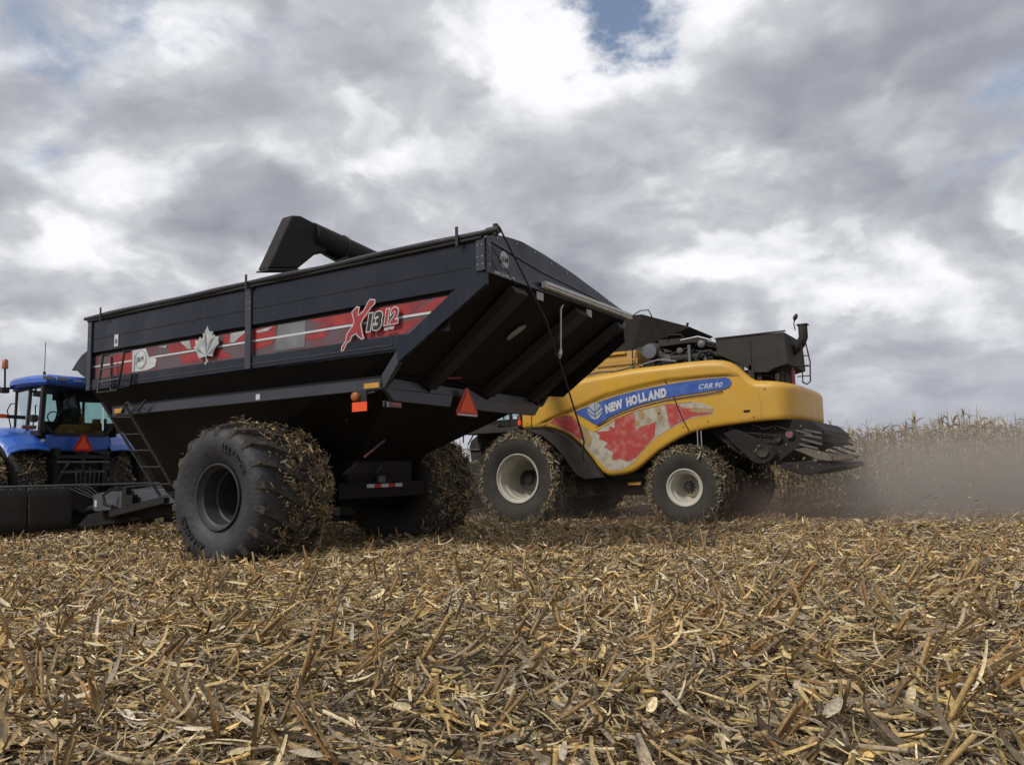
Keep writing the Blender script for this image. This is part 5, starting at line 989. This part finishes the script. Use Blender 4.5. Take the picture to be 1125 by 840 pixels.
def voro(vec,scale,detail=2.5,rough=.5,smooth=.35):
    q=nd(t,'ShaderNodeTexVoronoi',feature='F1',voronoi_dimensions='2D',normalize=True); q.inputs['Scale'].default_value=scale; q.inputs['Detail'].default_value=detail; q.inputs['Roughness'].default_value=rough; L.new(vec,q.inputs['Vector']); return q.outputs['Distance']
clw=VM('ADD',cl,VM('SCALE',VM('SUBTRACT',noise(cl0,7.0,5,.6,0,True),(.5,.5,.5)),None,.16))
v1=voro(clw,3.4); v2=voro(VM('ADD',clw,(.030,-.052,0)),3.4)
puff=M1('MULTIPLY',M1('SUBTRACT',v2,v1),1.5)
big=noise(cl,1.5,3,.5); f1=noise(cl,2.9,10,.545); f2=noise(VM('ADD',cl,(.028,-.040,-.075)),2.9,10,.545)
relief=M1('MULTIPLY',M1('SUBTRACT',f1,f2),1.6)           # lit upper edges of the puffs
SKYB=[((.4208,-.7715,.4771),.055,.32),((.2899,-.9057,.3092),.075,.34),((.7409,-.4860,.4636),.14,.14),((.8672,-.4483,.2166),.10,.06),((.7264,-.5958,.3425),.12,-.06),((.574,-.7085,.4106),.15,-.06),((.173,-.8882,.4257),.13,-.20),((.0117,-.8974,.441),.13,-.22),((.3,-.83,.47),.07,-.06),((.8514,-.4473,.2740),.08,.02),((.0177,-.9565,.2912),.08,-.12),((.0771,-.9725,.2196),.12,.12),((.7853,-.5557,.2729),.05,-.16),((-.0218,-.9301,.3666),.07,.22),((.60,-.74,.28),.08,.22),((.25,-.80,.56),.08,.22),((.5,-.8,.3),.12,-.10)]
val=M1('ADD',M1('ADD',M1('MULTIPLY',M1('SUBTRACT',big,.5),.6),M1('MULTIPLY',M1('SUBTRACT',f1,.5),.75)),M1('ADD',M1('ADD',blobs(SKYB),.585),M1('ADD',M1('MULTIPLY',relief,.6),puff)))
cr=nd(t,'ShaderNodeValToRGB'); L.new(val,cr.inputs[0]); e=cr.color_ramp.elements
e[0].position=0; e[0].color=(.29,.30,.35,1); e[1].position=1; e[1].color=(.98,.98,1.0,1)
for p_,c_ in ((.25,(.35,.36,.41,1)),(.48,(.45,.46,.51,1)),(.70,(.60,.61,.645,1)),(.86,(.82,.83,.86,1))): q=e.new(p_); q.color=c_
gap=MR(M1('ADD',blobs([((.3585,-.7740,.5220),.046,.46),((.76,-.42,.50),.16,.26),((-.03,-.92,.38),.07,.22),((.2,-.2,.95),.4,.2)]),M1('ADD',M1('MULTIPLY',f1,.55),M1('MULTIPLY',noise(cl0,8.5,8,.6,.4),.55))),.74,.99)
skc=VM('SCALE',sky.outputs[0],None,.125)
pale=nd(t,'ShaderNodeMix',data_type='RGBA'); pale.inputs['Factor'].default_value=.12; L.new(skc,pale.inputs['A']); pale.inputs['B'].default_value=(.60,.64,.72,1)
mx=nd(t,'ShaderNodeMix',data_type='RGBA'); L.new(gap,mx.inputs['Factor']); L.new(cr.outputs[0],mx.inputs['A']); L.new(pale.outputs['Result'],mx.inputs['B'])
mp=nd(t,'ShaderNodeMapping'); mp.inputs['Scale'].default_value=(2.6,2.6,13); L.new(D,mp.inputs[0]); st_=noise(mp.outputs[0],1.6,7,.55,.3)
cr2=nd(t,'ShaderNodeValToRGB'); L.new(st_,cr2.inputs[0]); e=cr2.color_ramp.elements; e[0].position=.3; e[0].color=(.34,.36,.43,1); e[1].position=.72; e[1].color=(.62,.64,.69,1)
mx2=nd(t,'ShaderNodeMix',data_type='RGBA'); L.new(MR(EL,.20,.02,0,.8),mx2.inputs['Factor']); L.new(mx.outputs['Result'],mx2.inputs['A']); L.new(cr2.outputs[0],mx2.inputs['B'])
L.new(mx2.outputs['Result'],bg.inputs[0]); bg.inputs[1].default_value=1.0
sun=bpy.data.lights.new('sun','SUN'); sun.energy=2.4; sun.angle=R(9); sun.color=(1,.95,.87); so_=bpy.data.objects.new('sun',sun); col.objects.link(so_)
sd=Vector((math.cos(SE)*math.cos(SA),math.cos(SE)*math.sin(SA),math.sin(SE))); so_.rotation_euler=sd.to_track_quat('Z','Y').to_euler()
sc.view_settings.view_transform='Standard'; sc.view_settings.look='None'; sc.view_settings.exposure=0; sc.view_settings.gamma=1
sc.render.engine='CYCLES'; sc.cycles.use_denoising=True; sc.cycles.volume_step_rate=3; sc.cycles.volume_max_steps=64; sc.cycles.max_bounces=6; sc.cycles.transparent_max_bounces=12
